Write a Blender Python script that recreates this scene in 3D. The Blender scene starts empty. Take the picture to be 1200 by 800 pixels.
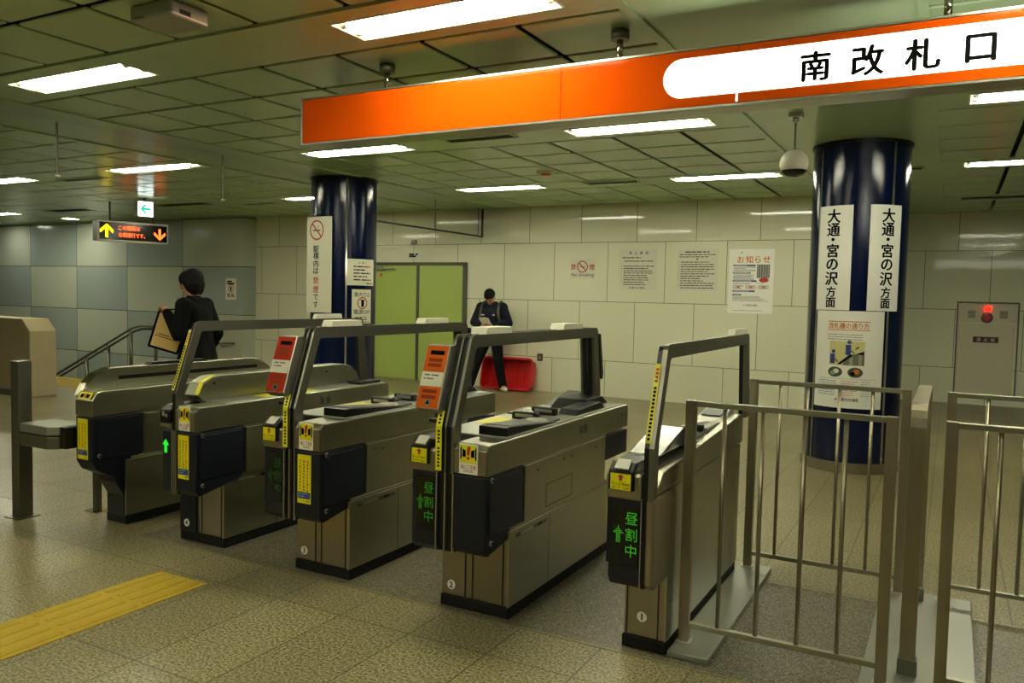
import bpy, bmesh, math, random
from mathutils import Vector, Matrix
from mathutils.geometry import tessellate_polygon
random.seed(7)
SC = bpy.context.scene
COL = SC.collection
R = math.radians
PI = math.pi

# ------------------------------------------------------------------ materials
def lin(h):
    h = h.lstrip('#')
    out = []
    for i in (0, 2, 4):
        c = int(h[i:i+2], 16)/255
        out.append(c/12.92 if c <= .04045 else ((c+.055)/1.055)**2.4)
    return (*out, 1)

def newmat(name):
    m = bpy.data.materials.new(name); m.use_nodes = True
    nt = m.node_tree
    return m, nt, nt.nodes['Principled BSDF']

def mat(name, col, rough=.5, metal=0, spec=.5, var=.06, scale=12, bump=0, stretch=None, coat=0, trans=0, alpha=1, ior=None):
    """principled surface with a little procedural tone variation"""
    m, nt, b = newmat(name)
    c = lin(col)
    tc = nt.nodes.new('ShaderNodeTexCoord'); mp = nt.nodes.new('ShaderNodeMapping')
    if stretch: mp.inputs['Scale'].default_value = stretch
    nz = nt.nodes.new('ShaderNodeTexNoise'); nz.inputs['Scale'].default_value = scale; nz.inputs['Detail'].default_value = 4
    nt.links.new(tc.outputs['Object'], mp.inputs['Vector']); nt.links.new(mp.outputs['Vector'], nz.inputs['Vector'])
    mx = nt.nodes.new('ShaderNodeMix'); mx.data_type = 'RGBA'
    mx.inputs[6].default_value = tuple(x*(1-var) for x in c[:3])+(1,)
    mx.inputs[7].default_value = tuple(min(1, x*(1+var)) for x in c[:3])+(1,)
    nt.links.new(nz.outputs['Fac'], mx.inputs[0]); nt.links.new(mx.outputs[2], b.inputs['Base Color'])
    b.inputs['Roughness'].default_value = rough; b.inputs['Metallic'].default_value = metal
    b.inputs['Specular IOR Level'].default_value = spec
    if coat: b.inputs['Coat Weight'].default_value = coat; b.inputs['Coat Roughness'].default_value = .06
    if trans: b.inputs['Transmission Weight'].default_value = trans
    if ior: b.inputs['IOR'].default_value = ior
    if bump:
        bp = nt.nodes.new('ShaderNodeBump'); bp.inputs['Strength'].default_value = bump; bp.inputs['Distance'].default_value = .01
        nt.links.new(nz.outputs['Fac'], bp.inputs['Height']); nt.links.new(bp.outputs['Normal'], b.inputs['Normal'])
    return m

def steel(name, col, rough, axis='z', var=.10):
    """brushed stainless steel: fine streaks along one axis"""
    st = {'z': (60, 60, 1.2), 'y': (60, 1.2, 60), 'x': (1.2, 60, 60)}[axis]
    m = mat(name, col, rough, 1.0, .5, var, 2.5, 0, st)
    nt = m.node_tree; b = nt.nodes['Principled BSDF']
    nz = [n for n in nt.nodes if n.type == 'TEX_NOISE'][0]
    mr = nt.nodes.new('ShaderNodeMapRange'); mr.inputs[3].default_value = rough-.07; mr.inputs[4].default_value = rough+.09
    nt.links.new(nz.outputs['Fac'], mr.inputs[0]); nt.links.new(mr.outputs[0], b.inputs['Roughness'])
    return m

def emit(name, col, strength, base='#ffffff'):
    m, nt, b = newmat(name)
    b.inputs['Base Color'].default_value = lin(base)
    b.inputs['Emission Color'].default_value = lin(col) if isinstance(col, str) else col
    b.inputs['Emission Strength'].default_value = strength
    b.inputs['Roughness'].default_value = .4
    return m

def brick(name, c1, c2, mortar, bw, rh, off, ms, du, dv, rough, axes='xz', bump=.25, spec=.5, bias=0):
    """panel cladding with joints, in metres"""
    m, nt, b = newmat(name)
    tc = nt.nodes.new('ShaderNodeTexCoord'); sx = nt.nodes.new('ShaderNodeSeparateXYZ'); cx = nt.nodes.new('ShaderNodeCombineXYZ')
    geo = nt.nodes.new('ShaderNodeNewGeometry')
    nt.links.new(geo.outputs['Position'], sx.inputs[0])
    for k, (a, d) in enumerate(zip(axes, (du, dv))):
        ad = nt.nodes.new('ShaderNodeMath'); ad.operation = 'ADD'; ad.inputs[1].default_value = d
        nt.links.new(sx.outputs['xyz'.index(a)], ad.inputs[0]); nt.links.new(ad.outputs[0], cx.inputs[k])
    br = nt.nodes.new('ShaderNodeTexBrick'); br.offset = off; br.squash = 1
    br.inputs['Scale'].default_value = 1; br.inputs['Brick Width'].default_value = bw; br.inputs['Row Height'].default_value = rh
    br.inputs['Mortar Size'].default_value = ms; br.inputs['Mortar Smooth'].default_value = .1; br.inputs['Bias'].default_value = bias
    br.inputs['Color1'].default_value = lin(c1); br.inputs['Color2'].default_value = lin(c2); br.inputs['Mortar'].default_value = lin(mortar)
    nt.links.new(cx.outputs[0], br.inputs['Vector']); nt.links.new(br.outputs['Color'], b.inputs['Base Color'])
    mr = nt.nodes.new('ShaderNodeMapRange'); mr.inputs[3].default_value = rough; mr.inputs[4].default_value = .8
    nt.links.new(br.outputs['Fac'], mr.inputs[0]); nt.links.new(mr.outputs[0], b.inputs['Roughness'])
    bp = nt.nodes.new('ShaderNodeBump'); bp.invert = True; bp.inputs['Strength'].default_value = bump; bp.inputs['Distance'].default_value = .004
    nt.links.new(br.outputs['Fac'], bp.inputs['Height']); nt.links.new(bp.outputs['Normal'], b.inputs['Normal'])
    b.inputs['Specular IOR Level'].default_value = spec
    return m

def checker_panels(m, c1, c2, w, h, du, dv):
    nt = m.node_tree; br = [n for n in nt.nodes if n.type == 'TEX_BRICK'][0]
    geo = [n for n in nt.nodes if n.type == 'NEW_GEOMETRY'][0]
    sx = nt.nodes.new('ShaderNodeSeparateXYZ'); nt.links.new(geo.outputs['Position'], sx.inputs[0]); cx = nt.nodes.new('ShaderNodeCombineXYZ')
    for k, (a, d, s) in enumerate((('X', du, w), ('Z', dv, h))):
        ad = nt.nodes.new('ShaderNodeMath'); ad.operation = 'ADD'; ad.inputs[1].default_value = d
        di = nt.nodes.new('ShaderNodeMath'); di.operation = 'DIVIDE'; di.inputs[1].default_value = s
        nt.links.new(sx.outputs[a], ad.inputs[0]); nt.links.new(ad.outputs[0], di.inputs[0]); nt.links.new(di.outputs[0], cx.inputs[k])
    cx.inputs[2].default_value = .5
    ch = nt.nodes.new('ShaderNodeTexChecker'); ch.inputs['Scale'].default_value = 1
    ch.inputs['Color1'].default_value = lin(c1); ch.inputs['Color2'].default_value = lin(c2)
    nt.links.new(cx.outputs[0], ch.inputs['Vector'])
    for q in ('Color1', 'Color2'): nt.links.new(ch.outputs['Color'], br.inputs[q])

def granite(name, dark, mid, light, scale, tile, du, dv, rough, joint=.004, pos=(.36, .5, .62)):
    """speckled terrazzo / granite slabs with thin joints"""
    m, nt, b = newmat(name)
    geo = nt.nodes.new('ShaderNodeNewGeometry')
    nz = nt.nodes.new('ShaderNodeTexNoise'); nz.inputs['Scale'].default_value = scale; nz.inputs['Detail'].default_value = 3; nz.inputs['Roughness'].default_value = .7
    n2 = nt.nodes.new('ShaderNodeTexNoise'); n2.inputs['Scale'].default_value = .9; n2.inputs['Detail'].default_value = 2
    nt.links.new(geo.outputs['Position'], nz.inputs['Vector']); nt.links.new(geo.outputs['Position'], n2.inputs['Vector'])
    cr = nt.nodes.new('ShaderNodeValToRGB'); e = cr.color_ramp.elements
    e[0].position = pos[0]; e[0].color = lin(dark); e[1].position = pos[2]; e[1].color = lin(light)
    k = e.new(pos[1]); k.color = lin(mid)
    nt.links.new(nz.outputs['Fac'], cr.inputs[0])
    sx = nt.nodes.new('ShaderNodeSeparateXYZ'); cx = nt.nodes.new('ShaderNodeCombineXYZ')
    nt.links.new(geo.outputs['Position'], sx.inputs[0])
    for i, d in enumerate((du, dv)):
        ad = nt.nodes.new('ShaderNodeMath'); ad.operation = 'ADD'; ad.inputs[1].default_value = d
        nt.links.new(sx.outputs[i], ad.inputs[0]); nt.links.new(ad.outputs[0], cx.inputs[i])
    br = nt.nodes.new('ShaderNodeTexBrick'); br.offset = 0
    br.inputs['Scale'].default_value = 1; br.inputs['Brick Width'].default_value = tile[0]; br.inputs['Row Height'].default_value = tile[1]
    br.inputs['Mortar Size'].default_value = joint; br.inputs['Mortar Smooth'].default_value = .2
    br.inputs['Color1'].default_value = (1, 1, 1, 1); br.inputs['Color2'].default_value = (.86, .86, .86, 1); br.inputs['Mortar'].default_value = (.30, .29, .25, 1)
    nt.links.new(cx.outputs[0], br.inputs['Vector'])
    mx = nt.nodes.new('ShaderNodeMix'); mx.data_type = 'RGBA'; mx.blend_type = 'MULTIPLY'; mx.inputs[0].default_value = 1
    nt.links.new(cr.outputs[0], mx.inputs[6]); nt.links.new(br.outputs['Color'], mx.inputs[7])
    nt.links.new(mx.outputs[2], b.inputs['Base Color'])
    mr = nt.nodes.new('ShaderNodeMapRange'); mr.inputs[3].default_value = rough-.06; mr.inputs[4].default_value = rough+.1
    nt.links.new(n2.outputs['Fac'], mr.inputs[0]); nt.links.new(mr.outputs[0], b.inputs['Roughness'])
    return m

M = {}
M['wall'] = brick('glazed wall tile', '#e0e0c6', '#dcdcc2', '#66664e', .96, .963, .5, .0045, -.351, .378, .06, spec=.3)
M['wall_deep'] = brick('glazed wall tile deep', '#e8eacf', '#e3e5c9', '#66664e', .96, .963, .5, .0045, -.053, .378, .06, spec=.3)
M['panel'] = brick('enamel wall panel', '#a9b2a0', '#7d8a84', '#3b4038', 1.84, 1.0, 0, .008, 14.6, -.09, .16)
checker_panels(M['panel'], '#c0c7b3', '#a4afa8', 1.84, 1.0, 14.6+1.84, -.09)
M['plainwall'] = mat('painted wall', '#bcbda3', .35, var=.03, scale=3)
M['floor'] = granite('granite floor', '#17140a', '#766d4a', '#b6ac86', 78, (.4205, .84), .079, .3, .30, .0045, (.36, .47, .66))
M['island'] = granite('dark granite', '#14120c', '#57523e', '#8f886c', 120, (30, 30), 20.3, 20.2, .4)
M['edge'] = mat('brass floor trim', '#8d8663', .4, .6)
M['ceil'] = mat('pale green ceiling enamel', '#b9d3a6', .22, var=.03, scale=3)
M['ceilback'] = mat('dark ceiling void', '#23281a', .7)
M['steel'] = steel('brushed steel', '#a6a692', .30, 'y')
M['steelv'] = steel('brushed steel upright', '#9c947e', .36, 'z')
M['steeld'] = steel('dull grey steel', '#77766a', .38, 'y')
M['chrome'] = mat('polished steel', '#b5af9c', .14, 1, var=.03)
M['plate'] = steel('dull base plate steel', '#a2a49c', .42, 'y')
M['navy'] = mat('navy column enamel', '#061133', .11, 0, .4, .3, 300, .05)
M['housing'] = mat('blue black plastic', '#10141f', .36, spec=.35)
M['black'] = mat('black plastic', '#070707', .4, spec=.35)
M['rubber'] = mat('black rubber', '#0a0a09', .7, spec=.3)
M['deck'] = mat('dark grey deck', '#4a4c48', .3, .3)
M['deckg'] = mat('smoky clear lid', '#6c6c64', .2, .3)
M['deckl'] = mat('light grey deck', '#a6a79c', .28, .5)
M['white'] = mat('white plastic', '#d8d8c8', .4, var=.02)
M['cream'] = mat('cream paper', '#e2e1cc', .55, var=.02)
M['paperw'] = mat('white paper', '#f2f2e8', .5, var=.02)
M['yellow'] = mat('yellow sticker', '#e2d912', .4, var=.03)
M['ink'] = mat('black ink', '#050505', .85, spec=.1)
M['greyink'] = mat('grey ink', '#6d6c60', .6)
M['redink'] = mat('red ink', '#b3241a', .5)
M['blueink'] = mat('blue ink', '#2c3c88', .5)
M['palegreen'] = mat('pale green print', '#7fa896', .5)
M['paleyellow'] = mat('pale yellow print', '#d5cf8d', .5)
M['orangeink'] = mat('orange ink', '#d2701a', .5)
M['orange'] = mat('orange sign face', '#d44e04', .07, spec=.35, var=.02, bump=.02, scale=2.5)
M['cardorange'] = mat('orange card face', '#c65a00', .5, spec=.12)
M['cardmark'] = mat('card print', '#8a2c04', .5, spec=.12)
M['cardred'] = mat('red card face', '#a32200', .5, spec=.12)
M['silver'] = mat('silver trim', '#bdbaae', .3, .9)
M['green'] = mat('green door paint', '#a3b65e', .4, var=.03)
M['greend'] = mat('dark green frame', '#4d4f3c', .5)
M['tactile'] = mat('yellow tactile paving', '#a58a00', .6, var=.10, scale=30)
M['beige'] = mat('beige stone', '#a79b7d', .45, var=.05, scale=8)
M['crate'] = mat('red plastic', '#c11616', .35, var=.05)
M['glass'] = mat('clear glass', '#ffffff', .02, trans=1, ior=1.45, var=0)
M['tube'] = emit('fluorescent tube', (1, .97, .74, 1), 30)
M['tray'] = mat('white reflector', '#efeee0', .35)
M['signlit'] = emit('backlit sign face', (1, .98, .84, 1), 2.6)
M['ledo'] = emit('orange led', '#ff5a1e', 2.2, '#200800')
M['ledy'] = emit('yellow led', '#ffd800', 2.0, '#201800')
M['ledr'] = emit('red lamp', '#ff1a10', 2.0, '#c01010')
M['lcd'] = emit('green led', '#3fbf1e', .26, '#0a1a06')
M['lcddim'] = emit('dim green led', '#3fbf1e', .025, '#0a1a06')
M['lcdmid'] = emit('soft green led', '#3fbf1e', .12, '#0a1a06')
M['arrowg'] = emit('green arrow light', '#28d835', .6, '#0a3a0a')
M['screen'] = mat('dark display glass', '#0b0d0a', .15)
M['down'] = emit('downlight lamp', (1, .98, .86, 1), 14)
M['exitw'] = emit('lit exit sign', (.92, 1, .95, 1), 1.7)
M['exitg'] = emit('green exit pictogram', '#10a880', .9, '#0a6048')
M['skin'] = mat('skin', '#b98562', .5, var=.04)
M['blackcloth'] = mat('black wool', '#050506', .9, spec=.15, var=.2, scale=60)
M['navycloth'] = mat('navy jacket', '#0a0d20', .75, spec=.25, var=.2, scale=40)
M['navytrouser'] = mat('navy trousers', '#07080f', .85, spec=.2, var=.2, scale=40)
M['hair'] = mat('black hair', '#060505', .75, spec=.2, var=.2, scale=90)
M['tan'] = mat('tan bag', '#c8a660', .6, var=.08)
M['shoe'] = mat('grey trainer', '#a8a79c', .55)
M['cabinet'] = mat('beige painted steel', '#d3d0b6', .4, var=.02)
M['maroon'] = mat('maroon plate', '#4a1016', .4)
M['joint'] = mat('dark joint', '#23231c', .6)

# ------------------------------------------------------------------ mesh helpers
class MB:
    def __init__(s): s.bm = bmesh.new(); s.mats = []
    def mi(s, m):
        if m not in s.mats: s.mats.append(m)
        return s.mats.index(m)
    def _fin(s, faces, m):
        i = s.mi(m)
        for f in faces: f.material_index = i
    def _add(s, tmp, m, smooth=False):
        i = s.mi(m); mp = {}
        for v in tmp.verts: mp[v.index] = s.bm.verts.new(v.co)
        for f in tmp.faces:
            try: nf = s.bm.faces.new([mp[v.index] for v in f.verts])
            except ValueError: continue
            nf.material_index = i; nf.smooth = f.smooth or smooth
        tmp.free()
    def box(s, x0, x1, y0, y1, z0, z1, m, bev=0, seg=2, rot=None, piv=None):
        t = bmesh.new(); bmesh.ops.create_cube(t, size=1)
        for v in t.verts:
            v.co = Vector(((x0+x1)/2+v.co.x*(x1-x0), (y0+y1)/2+v.co.y*(y1-y0), (z0+z1)/2+v.co.z*(z1-z0)))
        if bev: bmesh.ops.bevel(t, geom=t.edges[:], offset=bev, segments=seg, affect='EDGES', profile=.5)
        if rot is not None:
            p = Vector(piv)
            for v in t.verts: v.co = p+rot @ (v.co-p)
        t.verts.index_update(); s._add(t, m)
        return s
    def prism(s, pts, axis, a, b, m, bev=0, seg=2):
        """polygon (two remaining axes, in order) swept along axis from a to b"""
        t = bmesh.new()
        def P(u, v, w):
            return {'x': (w, u, v), 'y': (u, w, v), 'z': (u, v, w)}[axis]
        va = [t.verts.new(P(u, v, a)) for u, v in pts]; vb = [t.verts.new(P(u, v, b)) for u, v in pts]
        n = len(pts)
        t.faces.new(va); t.faces.new(vb[::-1])
        for i in range(n): t.faces.new((va[i], vb[i], vb[(i+1) % n], va[(i+1) % n]))
        bmesh.ops.recalc_face_normals(t, faces=t.faces[:])
        if bev: bmesh.ops.bevel(t, geom=t.edges[:], offset=bev, segments=seg, affect='EDGES', profile=.5)
        bmesh.ops.triangulate(t, faces=[f for f in t.faces if len(f.verts) > 4])
        t.verts.index_update(); s._add(t, m)
        return s
    def cyl(s, p, q, r, m, r2=None, n=16, cap=True):
        p = Vector(p); q = Vector(q); d = q-p; r2 = r if r2 is None else r2
        t = bmesh.new()
        bmesh.ops.create_cone(t, cap_ends=cap, segments=n, radius1=r, radius2=r2, depth=d.length)
        rot = d.to_track_quat('Z', 'Y').to_matrix()
        for v in t.verts: v.co = rot @ v.co+(p+q)/2
        for f in t.faces: f.smooth = len(f.verts) == 4 and n > 4
        t.verts.index_update(); s._add(t, m)
        return s
    def lathe(s, prof, c, m, n=40, a0=0, a1=2*PI, sm=True):
        c = Vector(c); full = abs(a1-a0-2*PI) < 1e-6; i = s.mi(m)
        rings = []
        for k in range(n if full else n+1):
            a = a0+(a1-a0)*k/n
            rings.append([s.bm.verts.new(c+Vector((r*math.sin(a), -r*math.cos(a), z))) for r, z in prof])
        for k in range(n):
            A = rings[k]; B = rings[(k+1) % len(rings)]
            for j in range(len(prof)-1):
                f = s.bm.faces.new((A[j], B[j], B[j+1], A[j+1])); f.material_index = i; f.smooth = sm
        return s
    def sphere(s, c, r, m, n=24, sc=(1, 1, 1), rot=None):
        t = bmesh.new(); bmesh.ops.create_uvsphere(t, u_segments=n, v_segments=n//2, radius=r)
        for v in t.verts:
            w = Vector((v.co.x*sc[0], v.co.y*sc[1], v.co.z*sc[2]))
            if rot is not None: w = rot @ w
            v.co = w+Vector(c)
        for f in t.faces: f.smooth = True
        t.verts.index_update(); s._add(t, m)
        return s
    def tube(s, pts, r, m, n=10):
        """round bar along a polyline"""
        pts = [Vector(p) for p in pts]; i = s.mi(m); prev = None; rings = []
        for k, p in enumerate(pts):
            d = (pts[min(k+1, len(pts)-1)]-pts[max(k-1, 0)]).normalized()
            u = d.orthogonal().normalized() if prev is None else (prev-prev.dot(d)*d).normalized()
            prev = u; w = d.cross(u)
            rings.append([s.bm.verts.new(p+r*(math.cos(2*PI*j/n)*u+math.sin(2*PI*j/n)*w)) for j in range(n)])
        for A, B in zip(rings, rings[1:]):
            for j in range(n):
                f = s.bm.faces.new((A[j], A[(j+1) % n], B[(j+1) % n], B[j])); f.material_index = i; f.smooth = True
        for rg in (rings[0][::-1], rings[-1]):
            f = s.bm.faces.new(rg); f.material_index = i
        return s
    def strap(s, path, w0, w1, th, axis, m):
        """flat bar: closed profile made by offsetting an open path; swept along axis"""
        P = [Vector((a, b)) for a, b in path]; off = []
        for k, p in enumerate(P):
            d1 = (P[k]-P[k-1]).normalized() if k else (P[1]-P[0]).normalized()
            d2 = (P[k+1]-P[k]).normalized() if k < len(P)-1 else d1
            n1 = Vector((-d1.y, d1.x)); n2 = Vector((-d2.y, d2.x)); nn = (n1+n2).normalized()
            off.append(p+nn*th/max(.3, nn.dot(n1)))
        i = s.mi(m)
        def Q(u, v, w): return {'x': (w, u, v), 'y': (u, w, v)}[axis]
        A = [[s.bm.verts.new(Q(p.x, p.y, w)) for p in pl] for pl, w in ((P, w0), (off, w0), (P, w1), (off, w1))]
        fs = []
        for k in range(len(P)-1):
            a, b, c, d = A
            fs += [(a[k], a[k+1], b[k+1], b[k]), (c[k], d[k], d[k+1], c[k+1]), (a[k], c[k], c[k+1], a[k+1]), (b[k], b[k+1], d[k+1], d[k])]
        for k in (0, -1): fs.append((A[0][k], A[1][k], A[3][k], A[2][k]))
        nf = []
        for f in fs:
            x = s.bm.faces.new(f); x.material_index = i; nf.append(x)
        bmesh.ops.recalc_face_normals(s.bm, faces=nf)
        return s
    def build(s, name, parent=None, origin=None, recalc=False):
        me = bpy.data.meshes.new(name)
        if recalc: bmesh.ops.recalc_face_normals(s.bm, faces=s.bm.faces[:])
        if parent is not None:
            p = parent; off = Vector((0, 0, 0))
            while p is not None: off += p.location; p = p.parent
            o = bpy.data.objects.new(name, me); loc = Vector((0, 0, 0))
        else:
            if origin is None and len(s.bm.verts):
                lo = [min(v.co[i] for v in s.bm.verts) for i in range(3)]; hi = [max(v.co[i] for v in s.bm.verts) for i in range(3)]
                origin = ((lo[0]+hi[0])/2, (lo[1]+hi[1])/2, lo[2])
            off = Vector(origin); o = bpy.data.objects.new(name, me); loc = off
        for v in s.bm.verts: v.co -= off
        s.bm.to_mesh(me); s.bm.free()
        for m in s.mats: me.materials.append(M[m])
        o.location = loc; o.parent = parent
        COL.objects.link(o)
        return o

def tag(o, label=None, cat=None, group=None, kind=None):
    if label: o['label'] = label
    if cat: o['category'] = cat
    if group: o['group'] = group
    if kind: o['kind'] = kind
    return o
def empty(name, loc, label=None, cat=None, group=None, kind=None):
    o = bpy.data.objects.new(name, None); COL.objects.link(o); o.location = loc; o.empty_display_size = .1
    return tag(o, label, cat, group, kind)
def dup(root, loc, label=None):
    def cp(o, par):
        c = o.copy(); COL.objects.link(c)
        if par is not None: c.parent = par
        for ch in o.children: cp(ch, c)
        return c
    r = cp(root, None); r.location = loc
    if label: r['label'] = label
    return r
def struct(o): o['kind'] = 'structure'; return o

# ------------------------------------------------------------------ lettering
_gc = {}
def fill_outlines(P, E):
    """fill glyph outlines stroke by stroke, so crossing strokes do not cancel out"""
    nb = {}
    for a, b in E: nb.setdefault(a, []).append(b); nb.setdefault(b, []).append(a)
    seen = set(); loops = []
    for s0 in nb:
        if s0 in seen: continue
        lp = [s0]; seen.add(s0); cur = s0
        while True:
            nx = [k for k in nb[cur] if k not in seen]
            if not nx: break
            cur = nx[0]; seen.add(cur); lp.append(cur)
        if len(lp) > 2: loops.append([P[k] for k in lp])
    area = lambda L: sum(L[i-1][0]*L[i][1]-L[i][0]*L[i-1][1] for i in range(len(L)))/2
    def inside(p, L):
        c = False
        for i in range(len(L)):
            (x1, y1), (x2, y2) = L[i-1], L[i]
            if (y1 > p[1]) != (y2 > p[1]) and p[0] < (x2-x1)*(p[1]-y1)/(y2-y1)+x1: c = not c
        return c
    # a loop is a hole when every one of its points lies inside another loop an odd number of times
    info = []
    for i, L in enumerate(loops):
        par = [j for j, K in enumerate(loops) if j != i and abs(area(K)) > abs(area(L)) and all(inside(p, K) for p in L)]
        info.append(par)
    outs = [i for i in range(len(loops)) if len(info[i]) % 2 == 0]
    vs, fs = [], []
    for i in outs:
        holes = [loops[j] for j in range(len(loops)) if len(info[j]) % 2 == 1 and i in info[j] and len(info[j]) == len(info[i])+1]
        polys = [[Vector((x, y, 0)) for x, y in L] for L in [loops[i]]+holes]
        flat = [q for L in polys for q in L]; b = len(vs)
        vs += [(q.x, q.y) for q in flat]
        for t in tessellate_polygon(polys):
            A, B, C = (flat[k] for k in t)
            if (B-A).cross(C-A).z < 0: t = t[::-1]
            fs.append(tuple(k+b for k in t))
    return vs, fs
def glyph(st, bold=0):
    k = (st, bold)
    if k not in _gc:
        cu = bpy.data.curves.new('t', 'FONT'); cu.body = st; cu.size = 1; cu.resolution_u = 3; cu.fill_mode = 'NONE'
        ob = bpy.data.objects.new('t', cu); COL.objects.link(ob)
        dg = bpy.context.evaluated_depsgraph_get(); dg.update()
        me = bpy.data.meshes.new_from_object(ob.evaluated_get(dg))
        vs, fs = fill_outlines([(v.co.x, v.co.y) for v in me.vertices], [tuple(e.vertices) for e in me.edges])
        bpy.data.objects.remove(ob); bpy.data.curves.remove(cu); bpy.data.meshes.remove(me)
        if vs:
            x0 = min(v[0] for v in vs); x1 = max(v[0] for v in vs); y0 = min(v[1] for v in vs); y1 = max(v[1] for v in vs)
            vs = [(a-(x0+x1)/2, b-(y0+y1)/2) for a, b in vs]
            _gc[k] = (vs, fs, x1-x0, y1-y0)
        else: _gc[k] = ([], [], 1, 1)
    return _gc[k]

class Print:
    """flat print on a surface: pieces in (u, v) metres, mapped to 3D by fn(u, v, height)"""
    def __init__(s, fn, lift=.0012): s.fn = fn; s.v = []; s.f = []; s.mt = []; s.mats = []; s.h = lift
    def _m(s, m):
        if m not in s.mats: s.mats.append(m)
        return s.mats.index(m)
    def _bend(s, tri, m, h):
        # on a curved sheet long faces are cut small so that they follow the curve
        st = [tri]
        while st:
            t = st.pop(); us = [q[0] for q in t]
            if max(us)-min(us) > .014:
                k = max(range(3), key=lambda i: abs(t[i][0]-t[(i+1) % 3][0])); A, B, C = t[k], t[(k+1) % 3], t[(k+2) % 3]
                D = ((A[0]+B[0])/2, (A[1]+B[1])/2); st += [(A, D, C), (D, B, C)]
            else:
                b = len(s.v); s.v += [s.fn(u, v, s.h+h) for u, v in t]; s.f.append((b, b+1, b+2)); s.mt.append(s._m(m))
    def poly(s, pts, m, h=0):
        if getattr(s.fn, 'curved', False):
            for i in range(1, len(pts)-1): s._bend((pts[0], pts[i], pts[i+1]), m, h)
            return s
        b = len(s.v); s.v += [s.fn(u, v, s.h+h) for u, v in pts]; s.f.append(tuple(range(b, b+len(pts)))); s.mt.append(s._m(m)); return s
    def rect(s, u0, v0, u1, v1, m, h=0, n=1):
        for k in range(n):
            a = u0+(u1-u0)*k/n; b = u0+(u1-u0)*(k+1)/n
            s.poly([(a, v0), (b, v0), (b, v1), (a, v1)], m, h)
        return s
    def text(s, st, u, v, size, m, bold=.0, w=None, h=0, sy=1):
        vs, fs, gw, gh = glyph(st); sx = size if w is None else w/gw
        # heavier strokes: the same flat glyph printed again a hair to each side
        for k, (du, dv) in enumerate(((0, 0), (bold, 0), (-bold, 0), (0, bold*.7), (0, -bold*.7)) if bold else ((0, 0),)):
            if getattr(s.fn, 'curved', False):
                for f in fs: s._bend(tuple((u+(vs[i][0]+du)*sx, v+(vs[i][1]+dv)*size*sy) for i in f), m, h+k*.00004)
                continue
            b = len(s.v); s.v += [s.fn(u+(x+du)*sx, v+(y+dv)*size*sy, s.h+h+k*.00004) for x, y in vs]
            for f in fs: s.f.append(tuple(i+b for i in f)); s.mt.append(s._m(m))
        return s
    def column(s, st, u, v, step, size, m, bold=0, h=0, w=None):
        for i, c in enumerate(st):
            if c != ' ': s.text(c, u, v-i*step, size, m, bold, h=h, sy=1)
        return s
    def ring(s, u, v, r0, r1, m, h=0, n=28, sx=1):
        for k in range(n):
            a = 2*PI*k/n; b = 2*PI*(k+1)/n
            P = [(u+r*math.cos(t)*sx, v+r*math.sin(t)) for r, t in ((r1, a), (r1, b), (r0, b), (r0, a))]
            s.poly(P if r0 > 0 else P[:3], m, h)
        return s
    def slash(s, u, v, r, w, ang, m, h=0):
        c, t = math.cos(ang), math.sin(ang)
        return s.poly([(u+c*r*a-t*w*b, v+t*r*a+c*w*b) for a, b in ((-1, -.5), (1, -.5), (1, .5), (-1, .5))], m, h)
    def lines(s, u0, u1, v0, v1, n, m, hgt, rnd, h=0):
        """rows of unreadable small print"""
        for k in range(n):
            v = v0+(v1-v0)*k/max(1, n-1); u = u0; end = u1-(rnd.random()**3)*(u1-u0)*.5
            while u < end-.2*hgt:
                L = min(hgt*rnd.uniform(1.5, 6), end-u)
                s.rect(u, v-hgt/2, u+L, v+hgt/2, m, h); u += L+hgt*rnd.uniform(.4, 1.2)
        return s
    def build(s, name, parent):
        off = Vector((0, 0, 0)); p = parent
        while p is not None: off += p.location; p = p.parent
        me = bpy.data.meshes.new(name); me.from_pydata([tuple(Vector(v)-off) for v in s.v], [], s.f)
        for m in s.mats: me.materials.append(M[m])
        me.polygons.foreach_set('material_index', s.mt); me.update()
        o = bpy.data.objects.new(name, me); o.parent = parent; COL.objects.link(o); return o

def plane_map(o, r, u):
    o = Vector(o); r = Vector(r).normalized(); u = Vector(u).normalized(); n = r.cross(u)
    return lambda a, b, c: o+r*a+u*b+n*c
def cyl_map(c, rad, th0, z):
    def f(a, b, h):
        t = th0+a/rad
        return Vector((c[0]+(rad+h)*math.sin(t), c[1]-(rad+h)*math.cos(t), z+b))
    f.curved = True
    return f
def sheet(name, fn, w, h, th, m, parent=None, nu=1, label=None, cat=None, group=None, origin=None):
    """thin board or paper w x h centred on the map's origin; its front face at height th"""
    b = MB(); i = b.mi(m); g = []
    for k in range(nu+1):
        a = -w/2+w*k/nu
        g.append([b.bm.verts.new(fn(a, v, c)) for v, c in ((-h/2, 0), (-h/2, th), (h/2, th), (h/2, 0))])
    for A, B in zip(g, g[1:]):
        for j in range(4): b.bm.faces.new((A[j], B[j], B[(j+1) % 4], A[(j+1) % 4]))
    b.bm.faces.new(g[0][::-1]); b.bm.faces.new(g[-1])
    o = b.build(name, parent, origin=origin, recalc=True)
    return tag(o, label, cat, group)

X_, Y_, Z_ = (1, 0, 0), (0, 1, 0), (0, 0, 1)
CZ = 3.131          # ceiling height
WY = 12.27          # tiled wall
DY = 15.2           # deeper wall on the right
XL = -12.78         # outer corner of the enamel-panel wall
PY = 11.93          # its plane
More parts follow.
